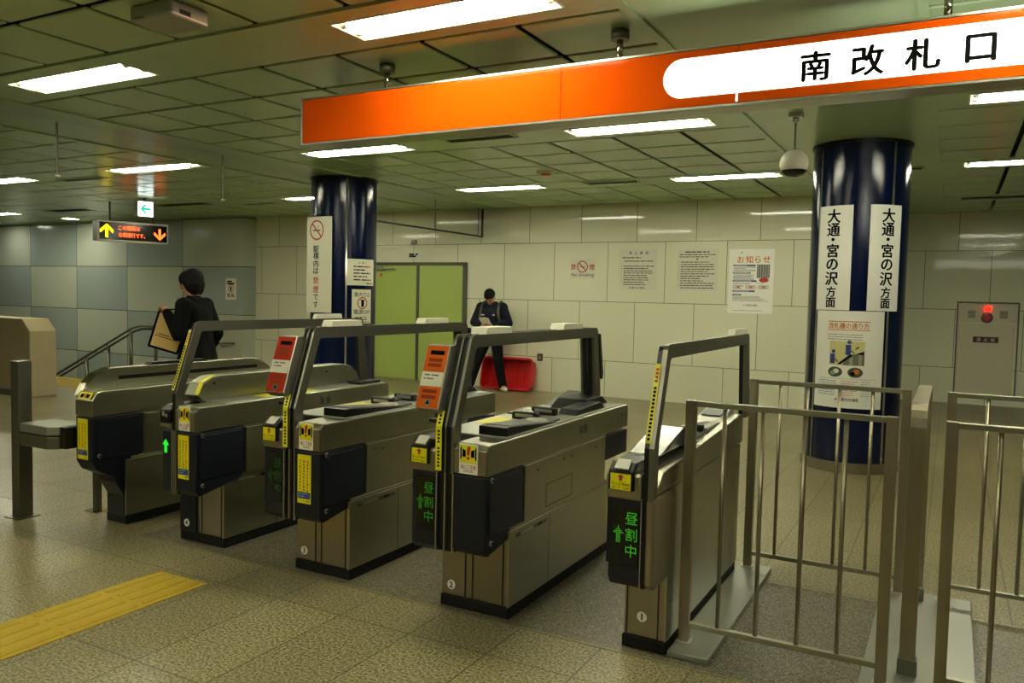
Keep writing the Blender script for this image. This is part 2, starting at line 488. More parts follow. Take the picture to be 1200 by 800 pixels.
# ------------------------------------------------------------------ setting
def slab(name, x0, x1, y0, y1, z0, z1, m):
    return struct(MB().box(x0, x1, y0, y1, z0, z1, m).build(name))
XMIN, XMAX, YMIN = -24.0, 7.5, -7.0
SX, SY = -12.95, 8.75        # the stair well: x < SX, y > SY
fb = MB()
fb.box(XMIN, XMAX, YMIN, SY, -.2, 0, 'floor'); fb.box(SX, XMAX, SY, DY+.1, -.2, 0, 'floor')
struct(fb.build('floor'))
ib = MB(); ib.box(-4.55, XMAX-.2, 3.40, 4.70, 0, .003, 'island')
ib.box(-4.55, XMAX-.2, 3.388, 3.40, 0, .0035, 'edge'); ib.box(-4.55, XMAX-.2, 4.70, 4.712, 0, .0035, 'edge')
struct(ib.build('trim_1'))
# walls
slab('wall_back', XL, -1.55, WY, WY+.2, 0, 3.3, 'wall')
wb = MB(); wb.box(-1.75, -1.55, WY+.2, DY+.2, 0, 3.3, 'plainwall'); wb.box(-1.55, XMAX, DY, DY+.2, 0, 3.3, 'wall_deep')
struct(wb.build('wall_alcove'))
wl = MB(); wl.box(XMIN, XL, PY, WY+.2, -4, 3.3, 'panel')
struct(wl.build('wall_stair'))
# lower beige dado of the stair wall (right-hand bays)
struct(MB().box(-14.6, XL-.0, PY-.012, PY, -.6, 1.085, 'plainwall').build('trim_2'))
slab('wall_left', XMIN-.2, XMIN, YMIN, WY+.2, -4, 3.3, 'plainwall')
slab('wall_right', XMAX, XMAX+.2, YMIN, DY+.2, 0, 3.3, 'plainwall')
slab('wall_front', XMIN, XMAX, YMIN-.2, YMIN, 0, 3.3, 'plainwall')
slab('wall_stairwell', XMIN, SX+.1, SY-.2, SY-.001, -4, -.2, 'plainwall')
# stairs going down to the left
st = MB()
for k in range(24):
    st.box(SX-.345*(k+1), SX-.345*k, SY, PY, -4, -.15*(k+1), 'beige')
    st.box(SX-.345*(k+1), SX-.345*(k+1)+.05, SY, PY, -.15*(k+1), -.15*(k+1)+.004, 'joint')
struct(st.build('trim_3'))
# ceiling: coffered tile fields, smooth strips, fixture slots
cb = MB()
FX = [(-23.9, -14.65, 14), (-13.45, -8.1, 8), (-6.93, -1.58, 8), (-.2, 5.15, 8)]
STR = [(-14.65, -13.45), (-8.1, -6.93), (-1.58, -.2), (5.15, XMAX)]
SLOTX = [(-22.6, -21.27), (-18.9, -17.57), (-16.4, -15.07), (-13.07, -11.7), (-9.85, -8.48), (-6.40, -5.07), (-3.20, -1.87), (.05, 1.37), (3.45, 4.77)]
rows = []
for k in range(-4, 4):
    y = 3.46+3.16*k
    rows.append(('slot', y, y+.64))
    for j in range(4): rows.append(('tile', y+.64+.63*j, y+.64+.63*(j+1)))
T = .02; G = .021
for kind, y0, y1 in rows:
    y0 = max(y0, YMIN); y1 = min(y1, DY)
    if y1-y0 < .05: continue
    for a, b in STR:
        cb.box(a, b, y0, y1, CZ, CZ+T, 'ceil')
    for a, b, n in FX:
        if kind == 'tile':
            w = (b-a)/n
            for i in range(n):
                cb.box(a+w*i+G, a+w*(i+1)-G, y0+G, y1-G, CZ, CZ+T, 'ceil', bev=.006, seg=1)
        else:
            c = (y0+y1)/2; xs = a+G
            for s0, s1 in SLOTX:
                if s0 > a and s1 < b:
                    cb.box(xs, s0, y0+G, y1-G, CZ, CZ+T, 'ceil')
                    cb.box(s0, s1, y0+G, c-.16, CZ, CZ+T, 'ceil'); cb.box(s0, s1, c+.16, y1-G, CZ, CZ+T, 'ceil')
                    xs = s1
            cb.box(xs, b-G, y0+G, y1-G, CZ, CZ+T, 'ceil')
# shallow drop bands that frame the strips
for x in (-8.1, -6.93, -1.58, -.2):
    cb.box(x-.028, x+.028, YMIN, DY if x > -1.6 else WY, CZ-.012, CZ+.01, 'ceil')
cb.box(XMIN, XMAX, YMIN, DY, CZ+.10, CZ+.13, 'ceilback')
cb.box(XMIN, XMAX, YMIN, DY+.2, CZ+.2, CZ+.3, 'ceilback')
struct(cb.build('ceiling'))
# double door in the tiled wall
d = empty('door_1', (-8.65, WY, 0), kind='structure')
fr = MB(); fr.box(-9.72, -9.64, WY-.03, WY+.02, 0, 2.16, 'greend'); fr.box(-7.68, -7.60, WY-.03, WY+.02, 0, 2.16, 'greend')
fr.box(-9.72, -7.60, WY-.03, WY+.02, 2.13, 2.19, 'greend'); fr.build('door_frame', d)
for a, b in ((-9.64, -8.665), (-8.635, -7.68)):
    lf = MB().box(a, b, WY-.022, WY+.01, .02, 2.13, 'green', bev=.004).build('door_leaf', d)
MB().box(-8.68, -8.62, WY-.034, WY-.015, .02, 2.13, 'greend').build('centre_post', d)
MB().box(-9.62, -9.40, WY-.08, WY-.02, 2.04, 2.09, 'silver', bev=.01).tube([(-9.42, WY-.06, 2.06), (-9.3, WY-.13, 2.06), (-9.16, WY-.05, 2.07)], .01, 'silver').build('door_closer', d)
MB().prism([(-9.53, 1.98), (-9.47, 1.98), (-9.50, 1.90)], 'y', WY-.03, WY-.022, 'redink').build('door_warning_mark', d)
hb = MB(); hb.cyl((-8.73, WY-.022, 1.0), (-8.73, WY-.06, 1.0), .022, 'silver'); hb.cyl((-8.73, WY-.06, 1.0), (-8.84, WY-.06, 1.0), .011, 'silver'); hb.build('door_handle', d)

# ------------------------------------------------------------------ columns
CR, CL, CRAD = (-.835, 8.6), (-7.33, 8.62), .44
def column(c, label):
    e = empty('column', (c[0], c[1], 0), label, 'column', 'navy columns')
    MB().lathe([(CRAD, .10), (CRAD, CZ-.03)], (c[0], c[1], 0), 'navy', 72).build('column_shaft', e)
    MB().lathe([(CRAD-.01, 0), (CRAD+.012, 0), (CRAD+.012, .10), (CRAD-.01, .10)], (c[0], c[1], 0), 'steelv', 72, sm=False).build('base_ring', e)
    MB().lathe([(CRAD-.01, CZ-.03), (CRAD+.015, CZ-.03), (CRAD+.015, CZ-.001)], (c[0], c[1], 0), 'black', 72, sm=False).build('top_ring', e)
    for k in range(4):
        a = R(45+90*k-1.5)
        MB().lathe([(CRAD, .10), (CRAD+.006, .10), (CRAD+.006, CZ-.03), (CRAD, CZ-.03)], (c[0], c[1], 0), 'silver', 2, a, a+R(3)).build('joint_strip', e)
    return e
column(CR, 'navy column behind the railings, with two long white line signs')
column(CL, 'navy column left of the green double door, with no smoking board')

# ------------------------------------------------------------------ ceiling lights
def light(loc, label, L=1.33):
    e = empty('ceiling_light', loc, label, 'ceiling light', 'recessed fluorescent ceiling lights')
    x, y, z = loc
    b = MB(); h = L/2
    b.box(x-h, x+h, y-.155, y+.155, z+.075, z+.085, 'tray')
    for s in (-1, 1):
        b.prism([(y+s*.155, z), (y+s*.155, z+.085), (y+s*.10, z+.085), (y+s*.150, z)], 'x', x-h, x+h, 'tray')
        b.box(x+s*h-.006, x+s*h+.006, y-.155, y+.155, z, z+.085, 'tray')
    b.build('reflector_tray', e)
    for s in (-1, 1):
        t = MB().cyl((x-h+.06, y+s*.07, z+.022), (x+h-.06, y+s*.07, z+.022), .019, 'tube', n=14).build('fluorescent_tube', e)
        for q in (-1, 1):
            MB().cyl((x+q*(h-.06), y+s*.07, z+.022), (x+q*(h-.02), y+s*.07, z+.022), .022, 'white', n=14).build('tube_socket', e)
    return e
P0 = None
names = {}
ROWY = {-3: -5.70, -2: -2.54, -1: .62, 0: 3.78, 1: 6.94, 2: 10.10}
def lname(i, k):
    d = {(2, 0): 'ceiling light in front of the left end of the orange sign', (3, 0): 'big ceiling light directly before the orange sign, at the top of the photo',
         (2, 1): 'ceiling light above the left navy column, under the left end of the orange sign', (3, 1): 'ceiling light behind the orange sign, left of the dome camera',
         (2, 2): 'ceiling light farthest back, above the man by the wall', (3, 2): 'ceiling light touching the right navy column, behind the dome camera',
         (4, 1): 'ceiling light right of the right column, nearer of the two', (4, 2): 'ceiling light right of the right column, farther of the two',
         (1, 1): 'ceiling light in the left hall above the exit sign', (1, 2): 'ceiling light in the left hall, farthest back beside the left column',
         (0, 1): 'ceiling light at the left edge of the photo', (0, 2): 'ceiling light in the far left corner above the stairs'}
    return d.get((i, k), 'ceiling light overhead on the near side of the gates')
for k in (-2, -1, 0, 1, 2):
    for i, (a, b) in enumerate(SLOTX):
        i -= 3; y = ROWY[k]
        seen = (i, k) in ((2, 0), (3, 0), (2, 1), (3, 1), (2, 2), (3, 2), (4, 1), (4, 2), (1, 1), (1, 2), (0, 1))
        near = k <= 0 and i < 5 and not (k == -2 and i not in (1, 3))
        if (i < 0 and k <= 0) or (i <= 1 and k == 0) or (i == 0 and k < 0): continue
        stair = (i, k) in ((-1, 1), (-2, 2))  # unseen extra fixtures, added to brighten the left hall
        if not (seen or near or stair): continue
        loc = ((a+b)/2, y, CZ-.004)
        lb = lname(i, k) if seen else 'added unseen ceiling light over the far left stairs' if stair else 'ceiling light overhead on the near side of the gates'
        if P0 is None: P0 = light(loc, lb)
        else: dup(P0, loc, lb)
def downlight(x, y, label):
    dl = empty('downlight', (x, y, CZ-.012), label, 'downlight', 'round downlights over the stairs')
    MB().lathe([(.17, 0), (.20, 0), (.20, -.01), (.17, -.01)], (x, y, CZ-.002), 'white', 32, sm=False).build('trim_ring', dl, recalc=True)
    MB().lathe([(0.001, -.004), (.17, -.004)], (x, y, CZ-.002), 'down', 32).build('lamp_disc', dl)
downlight(-17.5, 11.28, 'small round downlight in the far left ceiling, near the panel wall')
downlight(-20.6, 11.28, 'added unseen round downlight over the lower stairs')  # added out of view to lift the panel wall
downlight(-17.5, 9.0, 'added unseen round downlight over the near side of the stairs')  # another added lamp, unseen, for more light on the stair wall
# air vents
def vent(x, y, w, label):
    e = empty('air_vent', (x, y, CZ), label, 'air vent', 'dark slot vents in the ceiling')
    b = MB()
    for s in (-1, 1):
        b.box(x-w/2, x+w/2, y+s*.085-.012, y+s*.085+.012, CZ-.012, CZ-.001, 'ceil'); b.box(x+s*w/2-.012, x+s*w/2+.012, y-.085, y+.085, CZ-.012, CZ-.001, 'ceil')
    b.build('vent_frame', e)
    b = MB(); b.box(x-w/2, x+w/2, y-.08, y+.08, CZ-.004, CZ-.001, 'black')
    for j in range(4): b.box(x-w/2, x+w/2, y-.06+j*.036, y-.052+j*.036, CZ-.010, CZ-.004, 'greend')
    b.build('louvre', e)
vent(-4.1, 6.80, .75, 'dark slot vent in the ceiling just under the orange sign')
vent(-4.0, 10.02, .72, 'dark slot vent between the two farthest ceiling lights')
vent(-.50, 10.12, .3, 'short dark slot vent right of the right navy column')
vent(-10.9, 7.2, .9, 'dark slot vent left of the exit sign in the left hall')
vent(-10.75, 10.4, .75, 'dark slot vent in front of the left column in the left hall')
# ------------------------------------------------------------------ ticket gates
def led_arrow(pr, u, v, s, m):
    """upward arrow made of little lamp dots"""
    for (a, b) in [(0, j) for j in range(-5, 6)]+[(1, j) for j in range(-5, 3)]+[(-1, j) for j in range(-5, 3)]+[(2, 2), (-2, 2), (2, 1), (-2, 1), (3, 1), (-3, 1), (1, 3), (-1, 3), (0, 5)]:
        pr.rect(u+a*s-.36*s, v+b*s-.36*s, u+a*s+.36*s, v+b*s+.36*s, m)
def arrow_up(pr, u, v, w, h, m, lift=0):
    return pr.poly([(u, v+h/2), (u+w/2, v+h*.05), (u+w*.2, v+h*.05), (u+w*.2, v-h/2), (u-w*.2, v-h/2), (u-w*.2, v+h*.05), (u-w/2, v+h*.05)], m, lift)
def xz(x, y, z): return plane_map((x, y, z), X_, Z_)

def notice_sticker(par, x, y, z0, z1, w):
    """tall yellow notice: three vertical columns of tiny print over a blue band"""
    c = (z0+z1)/2; h = z1-z0; rnd = random.Random(3)
    s = sheet('yellow_notice', xz(x, y, c), w, h, .0015, 'yellow', par)
    p = Print(xz(x, y-.0015, c)); top = h/2
    for k, (m, t) in enumerate((('ink', .006), ('redink', .009), ('redink', .009))):
        u = -w/2+w*(.22+.28*k); v = top-.03
        end = -h/2+h*.27 
        while v > end:
            L = rnd.uniform(.008, .013)
            p.rect(u-t/2-.001, v-L, u+t/2-rnd.uniform(0, .004), v, m); v -= L+.006
    p.rect(-w/2+.004, -h/2+h*.10, w/2-.004, -h/2+h*.235, 'blueink')
    for k in range(2): p.lines(-w/2+.012, w/2-.012, -h/2+h*(.20-.055*k), 0, 1, 'palegreen', .006, rnd, .0004)
    p.lines(w*.18, w/2-.006, -h/2+h*.05, 0, 1, 'ink', .004, rnd, .0004)
    p.build('notice_print', s)

def caution_sticker(par, x, y, z0, z1, w):
    c = (z0+z1)/2; h = z1-z0
    s = sheet('caution_sticker', xz(x, y, c), w, h, .0015, 'paperw', par)
    p = Print(xz(x, y-.0015, c))
    a, b = -w/2+.006, w/2-.006; lo = -h/2+h*.36
    p.rect(a, lo, b, h/2-.005, 'yellow')
    hh = .0004; my = (lo+h/2)/2
    for sg in (-1, 1):
        xo = sg*(b-.006)
        p.rect(min(xo, xo+sg*.004)-.002, my-h*.20, max(xo, xo+sg*.004)+.002, my+h*.20, 'ink', hh)
        p.poly([(sg*(b-.012), my+h*.15), (sg*.014, my+h*.10), (sg*.014, my-h*.12), (sg*(b-.012), my-h*.12)][::sg], 'ink', hh)
    p.poly([(-.008, my-h*.06), (.006, my-h*.06), (.013, my+h*.22), (.002, my+h*.26), (-.007, my+h*.18)], 'redink', 2*hh)
    p.ring(0, my-h*.15, 0, .008, 'redink', 2*hh, 12)
    p.text('扉にご注意', 0, -h/2+h*.235, .022, 'redink', .012, w*.80)
    p.text('CAUTION', 0, -h/2+h*.10, .015, 'ink', .005, w*.5)
    p.build('caution_print', s)

def ticket_unit(par, x0, x1, yf, mouth='paleyellow'):
    """rounded steel hood with the black ticket mouth and its yellow sticker"""
    w = x1-x0; c = (x0+x1)/2
    b = MB()
    b.box(x0, x1, yf, yf+.30, .745, .862, 'steelv', bev=.014)
    b.build('ticket_hood', par)
    b = MB()
    i0, i1 = x0+w*.10, x1-w*.20
    b.prism([(yf-.012, .785), (yf-.012, .868), (yf+.03, .902), (yf+.20, .905), (yf+.20, .785)], 'x', i0, i1, 'black', bev=.006)
    o = b.build('ticket_mouth', par)
    b = MB(); b.box(i0+w*.16, i1-w*.16, yf-.004, yf+.05, .872, .892, 'white', rot=Matrix.Rotation(R(38), 3, 'X'), piv=(c, yf+.01, .88)); b.build('slot_window', o)
    m2 = xz((i0+i1)/2, yf-.0135, .824)
    sw = (i1-i0)*.80
    s = sheet('ticket_sticker', m2, sw, .070, .0012, 'yellow', o)
    p = Print(plane_map(((i0+i1)/2, yf-.0147, .824), X_, Z_), .0005)
    arrow_up(p, 0, .019, .032, .028, 'redink')
    p.text('きっぷ Ticket', 0, -.008, .016, 'ink', .004, sw*.86)
    p.text('カード  Card', 0, -.025, .016, 'ink', .004, sw*.80)
    # print belongs to the mouth: same level as its sticker
    p.build('ticket_print', o)

def display(par, x0, x1, y, lit):
    c = (x0+x1)/2; w = x1-x0
    o = MB().box(x0, x1, y-.004, y+.01, .455, .722, 'screen', bev=.003).build('display_window', par)
    p = Print(xz(c, y-.004, .60), .001); g = {0: 'lcddim', 1: 'lcdmid', 2: 'lcd'}[lit]
    p.column('昼割中', w*.22, .068, .070, .060, g, 0)
    led_arrow(p, -w*.26, -.005, .0068, g)
    p.build('led_characters', o)

def card_box(par, x0, x1, face):
    """slanted card reader on the front leg of the arch"""
    b = MB(); sl = (3.335-3.235)/(1.345-1.045)
    def Y(z): return -.232+(z-.975)*.335
    z0, z1 = 1.045, 1.345
    pts = [(Y(z0)-.045, z0+.01), (Y(z0)-.005, z0-.015), (Y(z0)+.03, z0), (Y(z1)+.03, z1), (Y(z1)+.0, z1+.012), (Y(z1)-.045, z1+.01), (Y(1.18)-.052, 1.18)]
    b.prism([(a, z) for a, z in pts], 'x', x0, x1, 'silver', bev=.004)
    o = b.build('card_reader', par)
    c = (x0+x1)/2; w = x1-x0-.012
    def mp(dz0):
        up = Vector((0, .335, 1)).normalized()
        return plane_map(Vector((c, Y(1.18)-.054, 1.18)), X_, up)
    up1 = Vector((0, (Y(z1)-.045)-(Y(1.18)-.052), z1+.01-1.18)); up0 = Vector((0, (Y(1.18)-.052)-(Y(z0)-.045), 1.18-z0-.01))
    L1, L0 = up1.length, up0.length
    f1 = plane_map((c, Y(1.18)-.052, 1.18), X_, up1); f0 = plane_map((c, Y(1.18)-.052, 1.18), X_, up0)
    p = Print(f1, .0025); rnd = random.Random(5)
    p.rect(-w/2, 0, w/2, L1-.004, face); p.rect(-w/2, 0, w/2, .05, 'cream', .0004)
    p.rect(-w*.3, L1-.05, w*.36, L1-.028, 'ink', .0006)
    for k in range(2): p.rect(-w*.32, L1-.085-.026*k, w*.32, L1-.067-.026*k, 'cardmark', .0006)
    p.lines(-w*.38, w*.38, .034, .016, 2, 'greyink', .007, rnd, .0008)
    p.fn = f0
    p.rect(-w/2, -L0+.004, w/2, 0, face); p.rect(-w/2, -.022, w/2, 0, 'cream', .0004)
    for k in range(2): p.rect(-w*.34, -.055-.028*k, w*.34, -.037-.028*k, 'cardmark', .0006)
    p.ring(0, -L0+.030, 0, .018, 'greyink', .0006, 14); p.poly([(-.012, -L0+.022), (.012, -L0+.022), (0, -L0+.044)], 'ink', .001)
    p.build('card_face', o)
    return o

ARCH_OUT = [(-.232, .75), (-.232, .975), (-.088, 1.385), (-.076, 1.402), (-.055, 1.408), (1.475, 1.408), (1.498, 1.400), (1.508, 1.380), (1.575, .985), (1.575, .90)]
ARCH_IN = [(-.172, .75), (-.172, .99), (-.045, 1.338), (-.032, 1.346), (1.428, 1.346), (1.440, 1.335), (1.480, .985), (1.480, .90)]
def arch_prism(b, x0, x1, m, inset=0, bev=0):
    """hoop plate: outline minus inside, as quads between matching outlines"""
    O = ARCH_OUT; I = [ARCH_IN[0], ARCH_IN[1], ARCH_IN[2], ARCH_IN[2], ARCH_IN[3], ARCH_IN[4], ARCH_IN[4], ARCH_IN[5], ARCH_IN[6], ARCH_IN[7]]
    if inset:
        O2 = []
        cx, cz = .70, 1.05
        for a, z in O:
            O2.append((a+(inset if a < .2 else -inset if a > 1.3 else 0), z-(inset if z > 1.36 else 0)))
        O = O2
    i = b.mi(m); A = []
    for x in (x0, x1):
        A.append([b.bm.verts.new((x, a, z)) for a, z in O]); A.append([b.bm.verts.new((x, a, z)) for a, z in I])
    n = len(O); fs = []
    for k in range(n-1):
        for q in ((A[0][k], A[0][k+1], A[1][k+1], A[1][k]), (A[2][k], A[3][k], A[3][k+1], A[2][k+1]), (A[0][k], A[2][k], A[2][k+1], A[0][k+1]), (A[1][k], A[1][k+1], A[3][k+1], A[3][k])):
            fs.append(q)
    for k in (0, -1): fs.append((A[0][k], A[1][k], A[3][k], A[2][k]))
    for q in fs:
        try: b.bm.faces.new(q).material_index = i
        except ValueError: pass
    bmesh.ops.dissolve_degenerate(b.bm, dist=1e-6, edges=b.bm.edges[:])
    bmesh.ops.recalc_face_normals(b.bm, faces=b.bm.faces[:])

def shift(root):
    """gate pieces are drawn around the gate's own foot: undo the world offset applied by build()"""
    seen = set()
    for ch in root.children_recursive:
        if ch.type == 'MESH' and ch.data.name not in seen:
            seen.add(ch.data.name)
            for v in ch.data.vertices: v.co += root.location

def number_disc(e, x, y, z, n):
    o = MB().cyl((x, y, z), (x, y-.003, z), .024, 'paperw', n=28).build('number_disc', e)
    p = Print(xz(x, y-.003, z), .0008); p.text(n, 0, 0, .042, 'ink', .03); p.build('number', o)

def yellow_strip(e, pts, x0, x1, txt):
    """yellow warning strip down the front edge of the arch, with tiny vertical print"""
    for (y0, z0, y1, z1) in pts:
        up = Vector((0, y1-y0, z1-z0)); L = up.length
        fn = plane_map(((x0+x1)/2, (y0+y1)/2, (z0+z1)/2), X_, up)
        s = sheet('warning_strip', fn, x1-x0, L, .002, 'yellow', e)
        p = Print(plane_map(Vector(fn(0, 0, .002)), X_, up), .0006); rnd = random.Random(11)
        v = L/2-.02; k = 0
        while v > -L/2+.02:
            p.rect(-.006, v-.011, .006, v, 'redink' if k < 4 and txt else 'ink')
            if k == 3: v -= .014
            v -= .017; k += 1
        p.build('strip_print', s)

def arch(e, x0, x1, sensors, cap):
    w = x1-x0; t = w*.16
    b = MB(); arch_prism(b, x1-t, x1, 'steeld')
    if w > .06: arch_prism(b, x0, x0+t, 'steeld'); arch_prism(b, (x0+x1)/2-t*.3, (x0+x1)/2+t*.3, 'steeld')
    o = b.build('arch_hoop', e)
    b = MB(); arch_prism(b, x0+(t if w > .06 else 0), x1-t, 'black', .008); b.build('arch_core', e)
    for y0, y1 in sensors:
        MB().prism([(y0, 1.402), (y1, 1.402), (y1-.012, 1.442), (y0+.02, 1.442)], 'x', x0+.004, x1-.004, 'cream', bev=.003).build('arch_sensor', e)
    if cap:
        MB().prism([(1.515, 1.37), (1.55, 1.365), (1.61, 1.10), (1.60, 1.06), (1.565, 1.065)], 'x', x0-.01, x1+.005, 'black', bev=.004).build('rear_card_reader', e)

def latches(e, x, pts):
    for y, z in pts:
        MB().cyl((x, y, z), (x+.008, y, z), .014, 'silver', n=6).cyl((x+.008, y, z), (x+.014, y, z), .006, 'black', n=10).build('latch', e)

def deck_double(e, x0, x1):
    MB().box(x0+.02, x1-.025, -.02, 1.56, .900, .912, 'deckl', bev=.004).build('deck_plate', e)
    cx = (x0+x1)/2
    # right-hand ticket exit lid, sloping up to the front
    MB().prism([(.0, .912), (.0, .955), (.05, .958), (.56, .918), (.60, .912)], 'x', x1-.19, x1-.03, 'black', bev=.004).build('ticket_exit_lid', e)
    MB().prism([(.05, .9575), (.05, .9605), (.54, .9215), (.54, .9185)], 'x', x1-.18, x1-.045, 'deck').build('exit_lid_top', e)
    for (x, y) in ((x1-.12, .50), (x0+.13, .83)):
        b = MB(); b.box(x-.095, x+.075, y-.14, y+.15, .912, .925, 'deck', bev=.004)
        b.lathe([(.001, .934), (.052, .934), (.06, .928), (.062, .924)], (x, y, 0), 'silver', 28, sm=True)
        b.build('card_reader_pad', e)
    for y in (.56, .80):
        b = MB(); b.box(cx-.075, cx+.085, y-.02, y+.02, .912, .955, 'black', bev=.008); b.box(cx-.05, cx+.06, y-.023, y-.018, .928, .945, 'deckl'); b.build('ticket_bridge', e)
    s = MB().box(x0+.05, x0+.16, .30, .56, .912, .9135, 'yellow').build('deck_sticker', e)
    b = MB(); b.prism([(1.08, .912), (1.20, .965), (1.46, .965), (1.56, .912)], 'x', cx-.10, cx+.10, 'black', bev=.006); b.build('arch_foot_cover', e)
    MB().prism([(.86, .912), (.90, .945), (1.24, .955), (1.30, .912)], 'x', x1-.16, x1-.04, 'black', bev=.004).build('rear_lid', e)
    MB().prism([(1.18, .912), (1.56, .972), (1.56, .912)], 'x', x0+.03, cx-.08, 'deck', bev=.003).build('rear_ramp', e)

def double_gate(loc, num, label, hl, ax0, ax1, hr, style, face=None, notice=False, door=False, hump=False, lit=1):
    e = empty('ticket_gate', loc, label, 'ticket gate', 'automatic ticket gates in a row')
    YF = -.232
    MB().box(-.2, .2, 0, 1.30, 0.0035, .06, 'rubber', bev=.004).build('plinth', e)
    b = MB()
    low = -.2 if style != 'open' else -.06
    b.box(low, .196, .012, 1.285, .06, .46, 'steelv', bev=.003)
    for x in (-.058, -.015, .16):
        if x > low: b.box(x-.004, x+.004, .009, .02, .06, .40, 'joint')
    b.build('pedestal', e)
    if style == 'open':   # navy front foot with chamfered shoulder
        MB().prism([(-.205, .06), (-.055, .06), (-.055, .40), (-.16, .40), (-.205, .33)], 'y', .0, .22, 'housing', bev=.004).build('front_foot', e)
    number_disc(e, -.139, .0085 if style != 'open' else -.0005, .115, num)
    # lower side panel with its label slot
    b = MB(); b.box(.192, .206, -.012, 1.27, .066, .446, 'steel', bev=.002); b.box(.2055, .2065, .43, .434, .07, .445, 'joint')
    o = b.build('lower_panel', e)
    b = MB(); b.box(.206, .208, .05, .40, .405, .425, 'steeld'); b.box(.208, .209, .10, .24, .408, .422, 'silver'); b.box(.208, .209, .29, .34, .406, .424, 'black'); b.build('label_holder', o)
    MB().box(-.206, -.192, .2, 1.27, .066, .446, 'steel', bev=.002).build('lower_panel', e)
    b = MB(); b.box(hl+.02, hr-.012, .14, 1.26, .446, .755, 'steel', bev=.002); b.build('upper_body', e)
    b = MB(); b.box(hr-.016, hr-.002, .155, 1.235, .452, .742, 'steel', bev=.002)
    o = b.build('upper_panel', e)
    for y, z in ((.30, .70), (.62, .705), (.72, .705), (1.08, .70)): MB().cyl((hr-.002, y, z), (hr, y, z), .007, 'black', n=10).build('screw', o)
    if door:
        b = MB()
        for a in ((.40, .735, .480, .484), (.40, .735, .600, .604), (.40, .404, .48, .604), (.731, .735, .48, .604)): b.box(hr-.0025, hr-.001, *a, 'joint')
        b.build('service_door', o)
    # blue black front housing
    b = MB()
    b.prism([(YF+.004, .752), (YF+.004, .40), (YF+.03, .37), (.10, .425), (.155, .463), (.155, .752)], 'x', ax1-.005, hr-.008, 'housing', bev=.006)
    bot = .36
    b.prism([(YF+.004, .752), (YF+.004, bot+.03), (YF+.03, bot), (.10, bot+.02), (.155, .463), (.155, .752)], 'x', hl+.018, ax0+.005, 'housing', bev=.006)
    b.box(ax0, ax1, YF+.015, .10, .37, .752, 'black')
    b.build('front_housing', e)
    MB().box(hr-.010, hr-.001, -.20, .12, .47, .735, 'housing', bev=.004).build('housing_side_cover', e)
    latches(e, hr-.004, ((-.185, .735), (-.185, .435)))
    b = MB()
    for x in (ax0+.002, (ax0+ax1)/2, ax1-.004): b.box(x-.003, x+.003, YF-.001, YF+.03, .37, .752, 'silver')
    b.build('trim_strips', e)
    # steel top housing
    b = MB(); b.prism([(YF, .758), (YF, .885), (YF+.02, .905), (1.60, .905), (1.615, .89), (1.615, .758)], 'x', ax1+.004, hr, 'steel', bev=.006)
    b.prism([(.02, .758), (.02, .905), (1.60, .905), (1.615, .89), (1.615, .758)], 'x', hl, ax1+.006, 'steel', bev=.006)
    b.build('top_housing', e)
    b = MB()
    for dx in (0, .06): b.box(hr-.001, hr+.0015, .83+dx, .872+dx, .815, .862, 'deck')
    b.build('vent_grille', e)
    b = MB(); w = hr-ax1
    b.box(ax1+.006, ax1+.006+w*.13, YF-.010, YF+.01, .762, .880, 'steelv', bev=.004); b.build('front_cheek', e)
    MB().box(hr-w*.26, hr-.002, YF-.010, YF+.01, .762, .880, 'steelv', bev=.004).build('front_cheek', e)
    caution_sticker(e, ax1+w*.44, YF-.0005, .762, .905, w*.55)
    MB().box(.02, hr-.005, 1.24, 1.625, .585, .740, 'housing', bev=.008).build('rear_display_box', e)
    if style != 'open':
        ticket_unit(e, hl, ax0-.004, YF-.002)
        display(e, hl+.045, ax0-.012, YF+.004, lit)
    else:
        MB().box(hl, ax0-.004, YF, YF+.26, .765, .80, 'steelv', bev=.008).build('ticket_hood', e)
        o = MB().prism([(YF-.004, .79), (YF-.004, .87), (YF+.05, .90), (YF+.22, .905), (YF+.22, .79)], 'x', hl+.004, ax0-.006, 'black', bev=.008).build('front_cap', e)
        b = MB(); b.box(hl+.03, hl+.05, YF-.006, YF, .835, .865, 'silver'); b.box(hl+.056, hl+.075, YF-.006, YF, .83, .85, 'silver'); b.build('cap_labels', o)
        p = Print(xz((hl+ax0)/2, YF+.003, .655)); arrow_up(p, 0, 0, .062, .085, 'arrowg'); p.build('green_arrow_lamp', e)
    if notice: notice_sticker(e, ax1+w*.36, YF+.003, .47, .733, w*.52)
    wy = YF-.001
    if face:
        arch(e, ax0, ax1, ((.05, .33), (.97, 1.27)), True)
        card_box(e, hl+.045, ax0+.02, face)
        yellow_strip(e, [(wy, .76, wy, .975), (wy, .975, wy+.025, 1.045)], ax0-.004, ax0+.03, False)
        MB().box(ax0-.06, ax0, -.21, -.19, .985, 1.0, 'black').build('card_bracket', e)
    else:
        arch(e, ax0, ax1, ((.97, 1.27),), False)
        yellow_strip(e, [(wy+.006, .995, wy+.132, 1.355)], ax0-.001, ax0+.020, True)
    if hump:
        deck = MB().box(hl+.02, hr-.02, .0, 1.58, .903, .910, 'deckl', bev=.003).build('deck_plate', e)
        b = MB(); b.prism([(.0, .90), (-.06, .945), (-.02, 1.02), (.06, 1.055), (.12, 1.06), (1.28, 1.06), (1.36, 1.045), (1.44, .995), (1.50, .905)], 'x', hl+.01, ax1-.01, 'steel', bev=.004); b.build('raised_guard', e)
        b = MB(); b.prism([(-.055, .952), (-.018, 1.024), (.06, 1.058), (.06, 1.064), (-.024, 1.030), (-.063, .952)], 'x', ax1-.04, ax1-.008, 'yellow'); b.build('guard_edge_tape', e)
